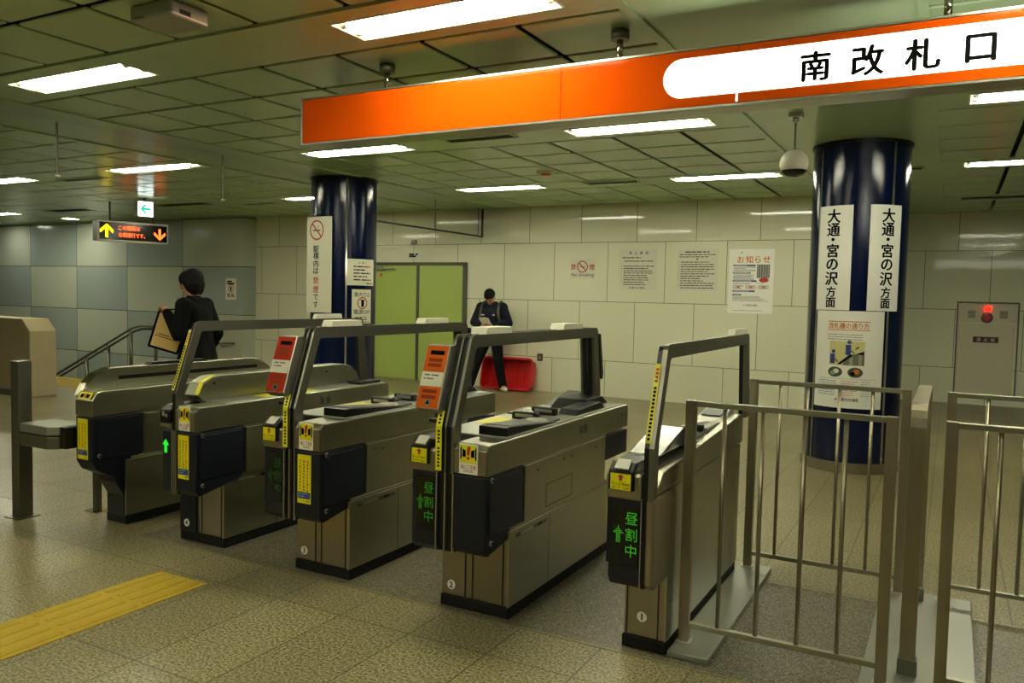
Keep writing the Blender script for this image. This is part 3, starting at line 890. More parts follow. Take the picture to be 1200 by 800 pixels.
        for y in (.06, .58, 1.10): MB().cyl((ax1-.01, y, 1.015), (ax1-.007, y, 1.015), .008, 'black', n=10).build('guard_screw', e)
        MB().box(ax1+.02, hr-.03, .35, .85, .910, .9115, 'yellow').build('deck_sticker', e)
        MB().box(ax1+.02, hr-.03, 1.30, 1.55, .908, .93, 'black', bev=.006).build('rear_lid', e)
    else:
        deck_double(e, hl, hr)
    shift(e); return e

double_gate((-2.057, 3.44, 0), '2', 'ticket gate numbered 2 with an orange card face on its arch', -.245, -.085, .015, .2, 'full', 'cardorange', door=True)
double_gate((-3.073, 3.455, 0), '3', 'ticket gate numbered 3 with a red card face on its arch', -.235, -.072, .010, .192, 'full', 'cardred', notice=True, lit=0)
double_gate((-4.087, 3.485, 0), '4', 'ticket gate numbered 4 with a lit green arrow and raised steel guard', -.10, .005, .045, .222, 'open', notice=True, hump=True)

def slim_gate(loc):
    e = empty('ticket_gate', loc, 'slim ticket gate numbered 1 beside the steel railing', 'ticket gate', 'automatic ticket gates in a row')
    YF = -.235; hl, hr = -.112, .100
    MB().box(-.105, .102, 0, 1.33, .0035, .06, 'rubber', bev=.004).build('plinth', e)
    b = MB(); b.box(-.10, .10, .012, 1.32, .06, .46, 'steelv', bev=.003)
    for x in (-.086, .062): b.box(x-.003, x+.003, .009, .02, .06, .37, 'joint')
    b.build('pedestal', e)
    number_disc(e, -.012, .0085, .155, '1')
    MB().box(hl+.01, hr-.004, .05, 1.33, .44, .765, 'steel').build('upper_body', e)
    b = MB(); b.box(hr-.006, hr+.004, .0, 1.35, .063, .762, 'steel', bev=.002); b.box(hr+.0035, hr+.0045, .36, .364, .07, .762, 'joint'); b.box(hr+.0035, hr+.0045, 1.05, 1.054, .07, .762, 'joint'); b.build('side_panel', e)
    b = MB(); b.prism([(-.18, .768), (-.18, .80), (-.10, .855), (1.34, .935), (1.40, .93), (1.40, .768)], 'x', hr-.05, hr+.004, 'steel', bev=.003)
    b.prism([(-.10, .768), (-.10, .86), (1.32, .905), (1.40, .90), (1.40, .768)], 'x', hl, hr-.04, 'steel', bev=.003); b.build('top_housing', e)
    b = MB(); b.prism([(YF+.004, .757), (YF+.004, .40), (YF+.03, .365), (.02, .37), (.06, .42), (.06, .757)], 'x', hl+.018, .055, 'housing', bev=.006)
    b.prism([(-.17, .757), (-.17, .44), (.06, .44), (.06, .757)], 'x', hl-.016, hl+.03, 'housing', bev=.004); b.build('front_housing', e)
    b = MB(); b.prism([(YF+.01, .757), (YF+.01, .385), (YF+.04, .36), (.04, .365), (.04, .757)], 'x', .068, hr+.006, 'steelv', bev=.01); b.build('front_cheek', e)
    b = MB(); b.box(.052, .070, YF+.012, .04, .37, .757, 'black'); b.box(.050, .0535, YF+.002, YF+.03, .37, .757, 'silver'); b.build('trim_strips', e)
    ticket_unit(e, hl, .052, YF-.002)
    display(e, hl+.035, .045, YF+.004, 2)
    # sloping clear lid and reader along the top
    MB().prism([(-.10, .90), (.02, .905), (.36, .985), (.44, .90)], 'x', hl+.012, hr-.05, 'deckg', bev=.004).build('ticket_lid', e)
    MB().prism([(.36, .9855), (.44, .902), (.50, .902), (.50, .895), (.36, .895)], 'x', hl+.014, hr-.012, 'black', bev=.003).build('lid_back', e)
    MB().box(hl+.02, hr-.05, .50, 1.36, .897, .915, 'deck', bev=.004).build('deck_plate', e)
    b = MB(); b.box(hl+.02, hr-.045, .78, 1.05, .915, .926, 'deckl', bev=.004); b.lathe([(.001, .938), (.055, .938), (.066, .926)], (-.03, .92, 0), 'silver', 28); b.build('card_reader_pad', e)
    MB().box(.0, hr-.05, .70, .74, .915, .950, 'black', bev=.006).build('ticket_bridge', e)
    b = MB(); b.prism([(1.08, .912), (1.14, .935), (1.36, .975), (1.39, .96), (1.39, .90)], 'x', hl+.012, hr-.05, 'deckl', bev=.004); b.prism([(1.15, .941), (1.15, .945), (1.34, .977), (1.34, .973)], 'x', hl+.03, hr-.07, 'black'); b.build('rear_ramp', e)
    w = hr-.056
    b = MB(); arch_prism(b, .078, .100, 'steeld'); b.build('arch_hoop', e)
    b = MB(); arch_prism(b, .056, .080, 'black', .004); b.build('arch_core', e)
    MB().prism([(1.13, 1.402), (1.44, 1.402), (1.43, 1.442), (1.15, 1.442)], 'x', .056, .098, 'cream', bev=.003).build('arch_sensor', e)
    yellow_strip(e, [(YF+.012, .995, YF+.120, 1.325)], .056, .081, True)
    shift(e); return e
slim_gate((-1.165, 3.46, 0))

def end_gate(loc):
    e = empty('ticket_gate', loc, 'low ticket gate without an arch at the far left of the row', 'ticket gate', 'automatic ticket gates in a row')
    YF = -.232; hl, hr = -.085, .095
    MB().box(-.10, .105, 0, 1.30, .0035, .06, 'rubber', bev=.004).build('plinth', e)
    MB().box(-.095, .098, .05, 1.285, .06, .46, 'steelv', bev=.003).build('pedestal', e)
    MB().prism([(.0, .06), (.06, .06), (.06, .46), (-.06, .46), (-.06, .30), (.0, .20)], 'x', -.095, .085, 'housing', bev=.004).build('front_foot', e)
    b = MB(); b.box(.094, .108, .0, 1.27, .066, .446, 'steel', bev=.002); o = b.build('lower_panel', e)
    b = MB(); b.box(.108, .110, .36, .52, .30, .345, 'steeld'); b.box(.110, .111, .38, .50, .315, .33, 'black'); b.build('label_holder', o)
    MB().box(hl+.01, hr-.01, .10, 1.26, .446, .758, 'steel').build('upper_body', e)
    MB().box(hr-.012, hr, .16, 1.235, .452, .742, 'steel', bev=.002).build('upper_panel', e)
    b = MB(); b.prism([(YF+.004, .755), (YF+.004, .46), (YF+.04, .40), (.0, .30), (.12, .463), (.155, .47), (.155, .755)], 'x', hl, hr-.006, 'housing', bev=.008); b.build('front_housing', e)
    MB().box(hr-.010, hr-.001, -.19, .12, .47, .735, 'housing', bev=.004).build('housing_side_cover', e)
    latches(e, hr-.004, ((-.185, .50),))
    b = MB(); b.prism([(YF, .758), (YF, .865), (YF+.035, .915), (YF+.07, .925), (1.60, .925), (1.615, .905), (1.615, .758)], 'x', hl, hr, 'steel', bev=.006); b.build('top_housing', e)
    notice_sticker(e, hl+.075, YF+.003, .475, .742, .105)
    b = MB(); fn = plane_map((.01, YF+.018, .90), X_, (0, .6, .8)); s = sheet('caution_sticker', plane_map((.01, YF+.013, .893), X_, (0, .035, .05)), .12, .05, .003, 'yellow', e)
    p = Print(plane_map((.01, YF+.0105, .8945), X_, (0, .035, .05)), .002); p.rect(-.045, -.016, -.012, .012, 'ink'); p.rect(.012, -.016, .045, .012, 'ink'); p.rect(-.006, -.012, .006, .016, 'redink'); p.build('caution_print', s); b.bm.free()
    pts = [(-.20, .88), (-.16, .96), (-.09, 1.02), (.0, 1.052), (.06, 1.055), (1.28, 1.055), (1.38, 1.035), (1.46, .985), (1.52, .90), (1.52, .86), (-.20, .86)]
    b = MB(); b.prism(pts, 'x', hl-.045, hl+.02, 'steel', bev=.004); o = b.build('raised_guard', e)
    MB().box(hl+.0195, hl+.022, .07, 1.33, .972, .998, 'black').build('guard_slot', o)
    MB().prism([(.30, 1.05), (.34, 1.075), (.80, 1.075), (.84, 1.05)], 'x', hl-.04, hl+.015, 'black', bev=.004).build('guard_cap', o)
    b = MB()
    b.prism([(-.206, .885), (-.166, .965), (-.096, 1.026), (-.003, 1.058), (-.003, 1.050), (-.09, 1.016), (-.155, .957), (-.19, .885)], 'x', hl-.047, hl+.022, 'chrome'); b.build('guard_edge', o)
    
    shift(e); return e
end_gate((-4.945, 3.495, 0))
# swing flap that closes the wide passage on the far left
f = empty('gate_flap', (-5.28, 3.27, .535), 'grey steel flap box closing the gap left of the end gate', 'gate flap')
pl = [(-5.44, 3.14), (-5.145, 3.14), (-5.09, 3.19), (-5.075, 3.38), (-5.44, 3.38)]
MB().prism(pl, 'z', .625, .685, 'plate', bev=.006).build('flap_lid', f)
MB().prism(pl, 'z', .535, .618, 'steeld', bev=.006).build('flap_body', f)
MB().prism([(a*.995+b*0-.026, b) for a, b in pl], 'z', .616, .627, 'black').build('flap_gap', f)
MB().box(-5.10, -5.035, 3.20, 3.36, .54, .68, 'black').build('flap_arm', f)
po = empty('barrier_post', (-5.60, 3.25, 0), 'flat steel barrier post left of the gates with a glass pane', 'barrier post')
MB().box(-5.655, -5.565, 3.205, 3.30, 0.0, 1.085, 'steeld', bev=.004).build('post', po)
MB().box(-5.69, -5.53, 3.17, 3.33, 0, .006, 'steeld').build('foot_plate', po)
MB().box(-6.9, -5.655, 3.245, 3.255, .10, 1.05, 'glass').build('glass_pane', po)
b = MB(); b.box(-6.95, -6.9, 3.22, 3.28, 0, 1.085, 'steeld'); b.build('post', po)
lg = empty('support_leg', (-5.33, 3.62, 0), 'thin steel leg on the floor behind the flap box', 'support leg')
MB().box(-5.355, -5.305, 3.60, 3.64, 0.0, .535, 'steeld', bev=.003).build('leg_tube', lg); MB().box(-5.40, -5.26, 3.56, 3.68, 0, .005, 'chrome').build('foot_plate', lg)
# ------------------------------------------------------------------ railings
def rail_panel(x0, x1, y, label, bal):
    e = empty('railing_panel', ((x0+x1)/2, y, .03), label, 'railing', 'steel railing panels')
    for x in (x0, x1):
        MB().box(x-.022, x+.022, y-.022, y+.022, .03, 1.148, 'steelv', bev=.002).build('post', e)
        MB().box(x-.034, x+.034, y-.034, y+.034, .03, .036, 'silver', bev=.002).build('foot_plate', e)
    MB().box(x0+.022, x1-.022, y-.016, y+.016, 1.122, 1.146, 'steel', bev=.002).build('top_rail', e)
    MB().box(x0+.022, x1-.022, y-.014, y+.014, .10, .124, 'steel', bev=.002).build('bottom_rail', e)
    for i, x in enumerate(bal):
        MB().cyl((x, y, .124), (x, y, 1.122), .0095, 'steelv', n=14).build('baluster', e)
rail_panel(-1.018, -.19, 3.60, 'front steel railing panel right beside slim gate 1', (-.866, -.70, -.525, -.362))
rail_panel(-1.00, -.19, 4.84, 'rear steel railing panel right behind slim gate 1, in front of the column', (-.85, -.70, -.53, -.36))
rail_panel(.025, .86, 3.60, 'front steel railing panel at the right edge of the photo', (.19, .36, .525, .69))
rail_panel(.025, .86, 4.84, 'rear steel railing panel at the right edge of the photo', (.19, .36, .525, .69))
def base_plate(x0, x1, y0, y1, label):
    o = MB().box(x0, x1, y0, y1, .0035, .032, 'plate', bev=.003).build('base_plate')
    tag(o, label, 'base plate', 'steel plates under the railings')
base_plate(-1.052, -.868, 3.455, 4.885, 'flat steel base plate along the foot of slim gate 1')
base_plate(-.272, .16, 3.50, 4.895, 'wide flat steel base plate under the hoop bollard')
base_plate(.70, 1.0, 3.50, 4.895, 'flat steel base plate under the right end of the right railing')
bo = empty('hoop_bollard', (-.098, 4.25, .032), 'tall flat steel hoop bollard standing between the two railings', 'bollard')
path = [(3.77, .032), (3.77, 1.09), (3.775, 1.125), (3.79, 1.15), (3.815, 1.166), (3.85, 1.172), (4.70, 1.172), (4.735, 1.166), (4.76, 1.15), (4.775, 1.125), (4.78, 1.09), (4.78, .032)]
b = MB(); b.strap(path, -.130, -.068, .016, 'x', 'steelv'); b.build('hoop', bo)
b = MB(); b.strap([(3.7685, 1.02), (3.7685, 1.09), (3.7735, 1.1255), (3.7885, 1.1515), (3.8145, 1.1675)], -.1305, -.0675, .004, 'x', 'chrome'); b.build('polished_bend', bo)
for y in (3.778, 4.772): MB().box(-.137, -.061, y-.03, y+.03, .032, .10, 'steeld', bev=.003).build('foot_sleeve', bo)

# ------------------------------------------------------------------ orange hanging sign
s = empty('hanging_sign', (-1.0, 4.41, 2.588), 'long orange hanging sign over the gates with a white lit panel', 'sign')
sx0, sx1, yf, yb, z0, z1 = -4.05, 2.3, 4.30, 4.475, 2.622, 2.944
MB().box(sx0+.005, sx1, yf+.012, yb-.012, z0+.004, z1-.004, 'steeld').build('sign_box', s)
for a, b_ in ((sx0+.012, -2.053), (-2.047, -1.037), (-1.033, .90), (.904, sx1)):
    MB().box(a, b_, yf, yf+.014, z0+.014, z1-.014, 'orange').build('orange_panel', s)
    MB().box(a, b_, yb-.014, yb, z0+.014, z1-.014, 'orange').build('orange_panel', s)
b = MB()
for y in (yf, yb-.02):
    b.box(sx0, sx1, y-.004, y+.024, z0, z0+.011, 'silver'); b.box(sx0, sx1, y-.004, y+.024, z1-.011, z1, 'silver'); b.box(sx0, sx0+.013, y-.003, y+.023, z0, z1, 'silver')
b.box(sx0, sx1, yf+.02, yb-.02, z0-.001, z0+.006, 'steel')
b.build('sign_trim', s)
zc = 2.789; hh = .103
pts = [(-1.43+hh-hh*math.cos(t), zc+hh*math.sin(t)) for t in [PI/2*(1-k/10)-0 for k in range(0, 21)]]
pts = [(-1.33-hh*math.sin(PI*k/20), zc+hh*math.cos(PI*k/20)) for k in range(21)]
lp = MB().prism([(2.1, zc+hh)]+pts+[(2.1, zc-hh)], 'y', yf-.002, yf+.006, 'signlit').build('lit_panel', s)
MB().box(-1.039, -1.031, yf-.003, yf+.001, z0+.02, zc-hh, 'signlit').build('panel_seam_light', lp)
for c, x in zip('南改札口', (-.652, -.412, -.175, .062)):
    Print(xz(0, yf-.002, 0), .001).text(c, x, 2.778, .155, 'ink', .032).build('sign_character', lp)
MB().prism([(-.55, zc+hh), (-.55, zc-hh), (2.1, zc-hh), (2.1, zc+hh)], 'y', yb-.006, yb+.002, 'signlit').build('lit_panel', s)
for x in (-3.39, -1.735, -.08, 1.575):
    b = MB(); b.cyl((x, 4.41, z1-.01), (x, 4.41, CZ), .019, 'chrome'); b.build('hanger_rod', s)
    MB().cyl((x, 4.41, CZ-.055), (x, 4.41, CZ-.001), .052, 'steeld', n=28).build('ceiling_flange', s)

# ------------------------------------------------------------------ ceiling fittings
e = empty('dome_camera', (-1.18, 6.91, 2.62), 'white ball shaped security camera hanging left of the right column', 'security camera')
MB().lathe([(.0005, .113)]+[(.113*math.sin(R(a)), .113*math.cos(R(a))) for a in range(10, 121, 10)]+[(.085, -.058), (.0005, -.058)], (-1.18, 6.91, 2.73), 'white', 40).build('camera_ball', e, recalc=True)
MB().lathe([(.097*math.sin(R(a)), -.058+.055*math.cos(R(a))) for a in range(90, 181, 10)], (-1.18, 6.91, 2.73), 'screen', 40).build('dark_lens_dome', e)
MB().cyl((-1.18, 6.91, 2.84), (-1.18, 6.91, CZ-.02), .008, 'greyink').build('hanger_rod', e)
b = MB(); b.box(-1.235, -1.125, 6.87, 6.95, CZ-.035, CZ-.001, 'silver', bev=.005); b.cyl((-1.18, 6.91, CZ-.075), (-1.18, 6.91, CZ-.03), .025, 'silver'); b.build('ceiling_bracket', e)
e = empty('smoke_detector', (-4.425, 8.92, CZ-.05), 'round cream smoke detector on the ceiling behind the orange sign', 'smoke detector')
MB().lathe([(.0005, -.05), (.055, -.048), (.07, -.03)], (-4.425, 8.92, CZ), 'orangeink', 32).build('sensor_cap', e)
MB().lathe([(.07, -.03), (.11, -.022), (.118, -.001)], (-4.425, 8.92, CZ), 'cream', 32).build('detector_base', e)
e = empty('emergency_light_box', (-3.84, 3.05, 3.03), 'beige plastic box on the ceiling at the top left of the photo', 'ceiling box')  # emergency light box, unlit
MB().box(-4.0, -3.67, 2.92, 3.18, 3.04, CZ-.002, 'deckl', bev=.02, seg=3).build('box_cover', e)
b = MB(); b.box(-3.673, -3.667, 2.98, 3.05, 3.06, 3.085, 'black'); b.build('box_window', e)
MB().box(-3.95, -3.88, 2.915, 2.925, 3.05, 3.06, 'greyink').build('box_mark', e)

# glass smoke barriers under the ceiling, along the line of the left column
e = empty('smoke_barrier', (-7.3, 10.7, 2.63), 'glass smoke barrier under the ceiling between left column and tiled wall', 'smoke barrier', 'glass smoke barriers')
for a, b_ in ((9.07, 10.77), (10.79, 12.10), (12.12, 12.25)): MB().box(-7.304, -7.296, a, b_, 2.645, CZ-.012, 'glass').build('glass_pane', e)
MB().box(-7.315, -7.285, 9.07, 12.26, 2.625, 2.65, 'joint').build('bottom_frame', e)
MB().box(-7.315, -7.285, 12.235, 12.268, 2.625, CZ-.012, 'joint').build('end_frame', e)
for y in (10.78, 12.11): MB().box(-7.306, -7.294, y-.008, y+.008, 2.65, CZ-.012, 'greyink').build('pane_joint', e)
e = empty('smoke_barrier', (-7.3, 4.0, 2.63), 'glass smoke barrier under the ceiling in front of the left column', 'smoke barrier', 'glass smoke barriers')
for a, b_ in ((.6, 2.59), (2.61, 4.57), (4.59, 6.49), (6.51, 8.17)): MB().box(-7.304, -7.296, a, b_, 2.625, CZ-.012, 'glass').build('glass_pane', e)
for y in (2.6, 4.58, 6.5):
    MB().box(-7.306, -7.294, y-.008, y+.008, 2.62, CZ-.03, 'greyink').build('pane_joint', e)
    MB().box(-7.31, -7.29, y-.03, y+.03, 2.612, 2.628, 'silver').build('edge_clip', e)
# LED sign over the stairs, turned towards the gates
rt = Vector((math.sin(R(15)), math.cos(R(15)), 0)); nn = rt.cross(Vector(Z_))
c0 = Vector((-13.1, 9.65, 2.61))
def obox(name, par, c, a0, a1, b0, b1, h0, h1, m, bev=0):
    b = MB(); rot = Matrix((rt, nn, Vector(Z_))).transposed()
    b.box(a0, a1, h0, h1, b0, b1, m, bev=bev)
    for v in b.bm.verts: v.co = Vector(c)+rot @ v.co
    return b.build(name, par, recalc=True)
e = empty('led_sign', (c0.x, c0.y, 2.43), 'dark led sign above the stairs with orange text and arrows', 'led sign')
obox('sign_case', e, c0, -.62, .62, -.18, .18, -.26, -.01, 'silver', .01)
b = obox('sign_frame', e, c0, -.62, .62, -.18, .18, -.012, .0, 'silver')
obox('dark_screen', e, c0, -.595, .595, -.152, .152, -.004, .006, 'screen')
p = Print(plane_map(c0+nn*.006, rt, Z_), .002)
def chevron(p, u, v, s, m, up):
    k = 1 if up else -1
    p.rect(u-.022*s, v-.11*s, u+.022*s, v+.10*s, m)
    for sg in (-1, 1):
        p.poly([(u, v+k*.13*s), (u, v+k*.07*s), (u+sg*.105*s, v-k*.035*s), (u+sg*.118*s, v+k*.015*s)], m, .0005)
chevron(p, -.475, -.005, 1.0, 'ledy', True); p.build('lit_arrow', e)['label'] = 'yellow arrow pointing up'
p = Print(plane_map(c0+nn*.006, rt, Z_), .002); chevron(p, .46, .0, .93, 'ledo', False); p.build('lit_arrow', e)['label'] = 'orange arrow pointing down'
p = Print(plane_map(c0+nn*.006, rt, Z_), .002)
p.text('この階段は', -.085, .066, .090, 'ledo', 0, .38); p.build('led_text_line', e)
p = Print(plane_map(c0+nn*.006, rt, Z_), .002); p.text('右側通行です。', -.04, -.058, .090, 'ledo', 0, .47)
p.build('led_text_line', e)
for a in (-.38, .38): obox('hanger_rod', e, c0, a-.012, a+.012, .18, CZ-2.61-.002, -.12, -.096, 'greend')
c1 = Vector((-12.1, 9.14, 2.945))
e = empty('exit_sign', (c1.x, c1.y, 2.80), 'small white lit exit sign with a green arrow on the ceiling', 'exit sign')
obox('sign_case', e, c1, -.14, .125, -.13, .13, -.12, -.005, 'silver', .005)
obox('lit_face', e, c1, -.125, .123, -.125, .125, -.008, .0, 'exitw')
p = Print(plane_map(c1, rt, Z_), .002)
p.rect(-.045, -.020, .085, .020, 'exitg'); p.poly([(-.095, 0), (-.02, .078), (.022, .078), (-.048, 0), (.022, -.078), (-.02, -.078)], 'exitg', .0004)
p.build('arrow_pictogram', e)
obox('hanger_rod', e, c1, -.02, .02, .14, CZ-2.945-.002, -.08, -.04, 'greend')

# ------------------------------------------------------------------ stairs: handrail, parapet, tactile paving
e = empty('stair_handrail', (-13.6, 9.5, 0), 'double steel handrail going down the stairs on the left', 'handrail')
def sl(x): return .925+(x+12.86)*.437 if x < -12.86 else .925
for dy, dz in ((0, 0), (.05, -.055)):
    b = MB(); b.tube([(-12.2, 9.5+dy, .935+dz), (-12.75, 9.5+dy, .93+dz), (-12.95, 9.5+dy, sl(-12.95)+dz), (-14, 9.5+dy, sl(-14)+dz), (-16.2, 9.5+dy, sl(-16.2)+dz)], .021, 'steeld'); b.build('rail', e)
for x in (-12.35, -13.02, -13.66, -14.30, -15.2, -16.0):
    zb = 0 if x > SX else -.15*math.ceil((SX-x)/.345)
    MB().cyl((x, 9.52, zb), (x, 9.52, sl(x)-.05), .03, 'steeld', n=16).build('post', e)
    b = MB(); b.tube([(x, 9.52, sl(x)-.07), (x, 9.50, sl(x)-.04), (x, 9.5, sl(x)-.01)], .010, 'steeld'); b.build('bracket', e)
e = empty('stair_handrail', (-13.0, 11.82, 0), 'lower handrail along the panel wall of the stairs, behind the bag', 'handrail')
b = MB(); b.tube([(-14.9, 11.8, -.02), (-13.9, 11.8, .30), (-13.3, 11.8, .50), (-12.9, 11.8, .52)], .022, 'steeld'); b.build('rail', e)
for x, z in ((-14.4, .14), (-13.3, .50)):
    b = MB(); b.tube([(x, PY-.001, z-.06), (x, 11.84, z-.06), (x, 11.8, z-.01)], .010, 'steeld'); b.build('bracket', e)
struct(MB().prism([(XMIN, 0), (-11.53, 0), (-11.53, .955), (-11.72, 1.13), (XMIN, 1.13)], 'y', 6.81, 7.20, 'beige', bev=.012).build('trim_4'))
struct(MB().box(XMIN, -11.53, 6.80, 6.812, 0, .09, 'deck').build('baseboard_left'))
def tactile(x0, x1, y0, y1, name, label, nx, ny, dots):
    b = MB(); b.box(x0, x1, y0, y1, 0, .004, 'tactile')
    w = (x1-x0)/nx; h = (y1-y0)/ny
    for i in range(nx):
        for j in range(ny):
            X0, Y0 = x0+w*i, y0+h*j
            if dots == 'all' or j in dots:
                for u in range(5):
                    for v in range(5):
                        b.cyl((X0+w*(u+.5)/5, Y0+h*(v+.5)/5, .004), (X0+w*(u+.5)/5, Y0+h*(v+.5)/5, .009), .014, 'tactile', r2=.009, n=8)
            else:
                for u in range(4): b.box(X0+w*(u+.5)/4-.014, X0+w*(u+.5)/4+.014, Y0+.02, Y0+h-.02, .003, .0053, 'tactile', bev=.003, seg=1)
    o = b.build(name); tag(o, label, 'tactile paving', 'yellow tactile paving strips')
tactile(-3.875, -3.493, .34, 3.01, 'tactile_strip', 'yellow tactile strip on the floor before the gates', 1, 7, (0, 1, 2))
tactile(-14.3, -10.3, 7.86, 8.72, 'tactile_strip', 'yellow tactile strip along the top of the stairs', 10, 2, 'all')

# ------------------------------------------------------------------ fire hydrant cabinet on the deeper wall
e = empty('hydrant_cabinet', (.515, DY, .115), 'beige fire hydrant cabinet with a red lamp on the right wall', 'fire cabinet')
b = MB(); b.box(.075, .955, DY-.02, DY+.02, .115, .14, 'greyink'); b.box(.075, .955, DY-.02, DY+.02, 1.655, 1.68, 'greyink'); b.box(.075, .098, DY-.02, DY+.02, .14, 1.655, 'greyink'); b.box(.932, .955, DY-.02, DY+.02, .14, 1.655, 'greyink'); b.build('cabinet_frame', e)
MB().box(.10, .93, DY-.016, DY+.01, 1.345, 1.652, 'cabinet', bev=.003).build('upper_panel', e)
MB().box(.15, .90, DY-.016, DY+.01, .15, 1.325, 'cabinet', bev=.003).build('cabinet_door', e)
MB().box(.10, .14, DY-.012, DY+.01, .15, 1.325, 'cabinet', bev=.003).build('hinge_strip', e)
for x in (.29, .74):
    b = MB()
    for k in range(7): b.box(x-.055, x+.055, DY-.020, DY-.015, 1.42+.018*k, 1.430+.018*k, 'greyink')
    b.build('speaker_grille', e)
MB().lathe([(.0005, .055), (.03, .048), (.05, .02), (.05, 0)], (0, 0, 0), 'ledr', 28).build('red_lamp', e)
o = [c for c in e.children if c.name.startswith('red_lamp')][0]
for v in o.data.vertices:
    q = v.co+e.location; v.co = Vector((.512+q.x, DY-.016-q.z, 1.567+q.y))-e.location
b = MB(); b.cyl((.508, DY-.016, 1.425), (.508, DY-.028, 1.425), .085, 'maroon', n=32); b.cyl((.508, DY-.028, 1.425), (.508, DY-.034, 1.425), .055, 'redink', n=28); b.build('call_button', e)
o = sheet('name_plate', xz(.505, DY-.0165, 1.068), .36, .095, .003, 'maroon', e)
p = Print(xz(.505, DY-.0195, 1.068), .001)
for c, x in zip('消火栓', (-.10, 0, .10)): p.text(c, x, 0, .062, 'cream', .004)
p.build('plate_lettering', o)
b = MB(); b.box(.875, .89, DY-.024, DY-.015, 1.17, 1.27, 'silver'); b.build('door_catch', e)
# ------------------------------------------------------------------ notices on the tiled wall
RN = random.Random(21)
def no_smoking_mark(p, u, v, ro, ri, hgt=0, sx=1):
    p.rect(u-ro*.55*sx, v-ro*.10, u+ro*.35*sx, v+ro*.06, 'greyink', hgt); p.rect(u+ro*.38*sx, v-ro*.10, u+ro*.5*sx, v+ro*.06, 'ink', hgt)
    p.poly([(u+ro*.15*sx, v+ro*.2), (u+ro*.42*sx, v+ro*.45), (u+ro*.36*sx, v+ro*.5), (u+ro*.08*sx, v+ro*.25)], 'palegreen', hgt)
    p.ring(u, v, ri, ro, 'redink', hgt+.0003, 36, sx)
    a = ro*.92/math.sqrt(2); w = (ro-ri)*.6
    p.poly([(u-(a-w)*sx, v+a+w*.2), (u-(a+w*.2)*sx, v+a-w), (u+(a-w)*sx, v-a-w*.2), (u+(a+w*.2)*sx, v-a+w)], 'redink', hgt+.0005)

def wall_notice(x0, x1, z0, z1, label, m='cream', y=WY):
    fn = xz((x0+x1)/2, y, (z0+z1)/2)
    o = sheet('wall_notice', fn, x1-x0, z1-z0, .003, m, None, 1, label, 'notice', 'paper notices on the tiled wall', origin=((x0+x1)/2, y, z0))
    return o, Print(xz((x0+x1)/2, y-.003, (z0+z1)/2), .001), x1-x0, z1-z0
M['sheetbeige'] = mat('cream laminated sheet', '#dadac6', .25, var=.02)
o, p, w, h = wall_notice(-5.588, -5.150, 1.913, 2.248, 'small no smoking notice with a red ring on the tiled wall', 'sheetbeige')
no_smoking_mark(p, -.005, .035, .098, .080)
p.text('禁', -.165, .03, .098, 'redink', .02); p.text('煙', .165, .03, .098, 'redink', .02); p.text('No Smoking', 0, -.105, .075, 'ink', .004, .40)
p.build('notice_print', o)
o, p, w, h = wall_notice(-4.735, -4.101, 1.748, 2.392, 'plain text notice right beside the no smoking notice on the tiled wall', 'sheetbeige')
for k, c in enumerate('禁止事項'): p.text(c, -.125+.09*k, .265, .048, 'ink', .012)
p.lines(-.26, .05, .19, 0, 1, 'ink', .014, RN); p.lines(-.22, .27, .135, 0, 1, 'ink', .013, RN)
p.lines(-.235, .27, .055, -.235, 9, 'ink', .012, RN)
for k in range(7): p.rect(-.275, .053-.042*k, -.265, .063-.042*k, 'ink')
for k, c in enumerate('札幌市交通局'): p.text(c, -.115+.045*k, -.288, .036, 'ink', .01)
p.build('notice_print', o)
o, p, w, h = wall_notice(-3.778, -3.145, 1.750, 2.388, 'plain text notice just left of the orange headed poster on the tiled wall', 'sheetbeige')
p.lines(-.19, .22, .275, 0, 1, 'ink', .016, RN); p.lines(-.28, .29, .235, .20, 2, 'ink', .012, RN); p.rect(-.012, .155, .012, .175, 'ink')
p.lines(-.255, .28, .12, -.275, 12, 'ink', .012, RN)
for k in range(9): p.rect(-.285, .115-.045*k, -.275, .125-.045*k, 'ink')
p.build('notice_print', o)
o, p, w, h = wall_notice(-2.975, -2.316, 1.425, 2.381, 'white information poster with an orange heading on the tiled wall left of the right column', 'paperw')
for k, c in enumerate('お知らせ'): p.text(c, -.155+.125*k, .325, .115, 'orangeink', .02)
for v, l in ((.235, .33), (.125, .26), (.005, .35), (-.145, .33), (-.20, .13)): p.rect(-.265, v-.012, -.265+l, v+.012, 'blueink'); p.lines(-.25, -.28+l, v, 0, 1, 'paperw', .008, RN, .0004)
p.lines(-.255, .07, .205, .155, 4, 'greyink', .008, RN); p.lines(-.255, .05, .095, .03, 5, 'greyink', .008, RN)
p.rect(.085, .05, .27, .25, 'greyink')
for k in range(5): p.rect(.10+.035*k, .055, .112+.035*k, .245, 'deckl', .0004)
p.ring(.19, .02, 0, .035, 'redink', 0, 18, 2.0); p.poly([(.19, .02), (.21, .02), (.225, .065), (.215, .065)], 'redink', .0004)
p.lines(-.255, .0, -.03, -.04, 2, 'greyink', .006, RN); p.lines(.08, .27, -.025, 0, 1, 'greyink', .006, RN)
for k in range(3):
    u = -.18+.185*k; p.lines(u-.08, u+.08, -.065, -.105, 4, 'greyink', .006, RN)
    p.slash(u, -.085, .04, .010, R(40), 'redink', .0005); p.slash(u, -.085, .04, .010, R(-40), 'redink', .0008)
p.lines(-.26, .27, -.225, -.29, 5, 'greyink', .006, RN); p.lines(-.26, .27, -.435, 0, 1, 'greyink', .006, RN)
p.poly([(-.10, -.36), (-.075, -.345), (-.085, -.365)], 'ink'); p.text('札幌市交通局', .02, -.355, .03, 'ink', .008, .17)
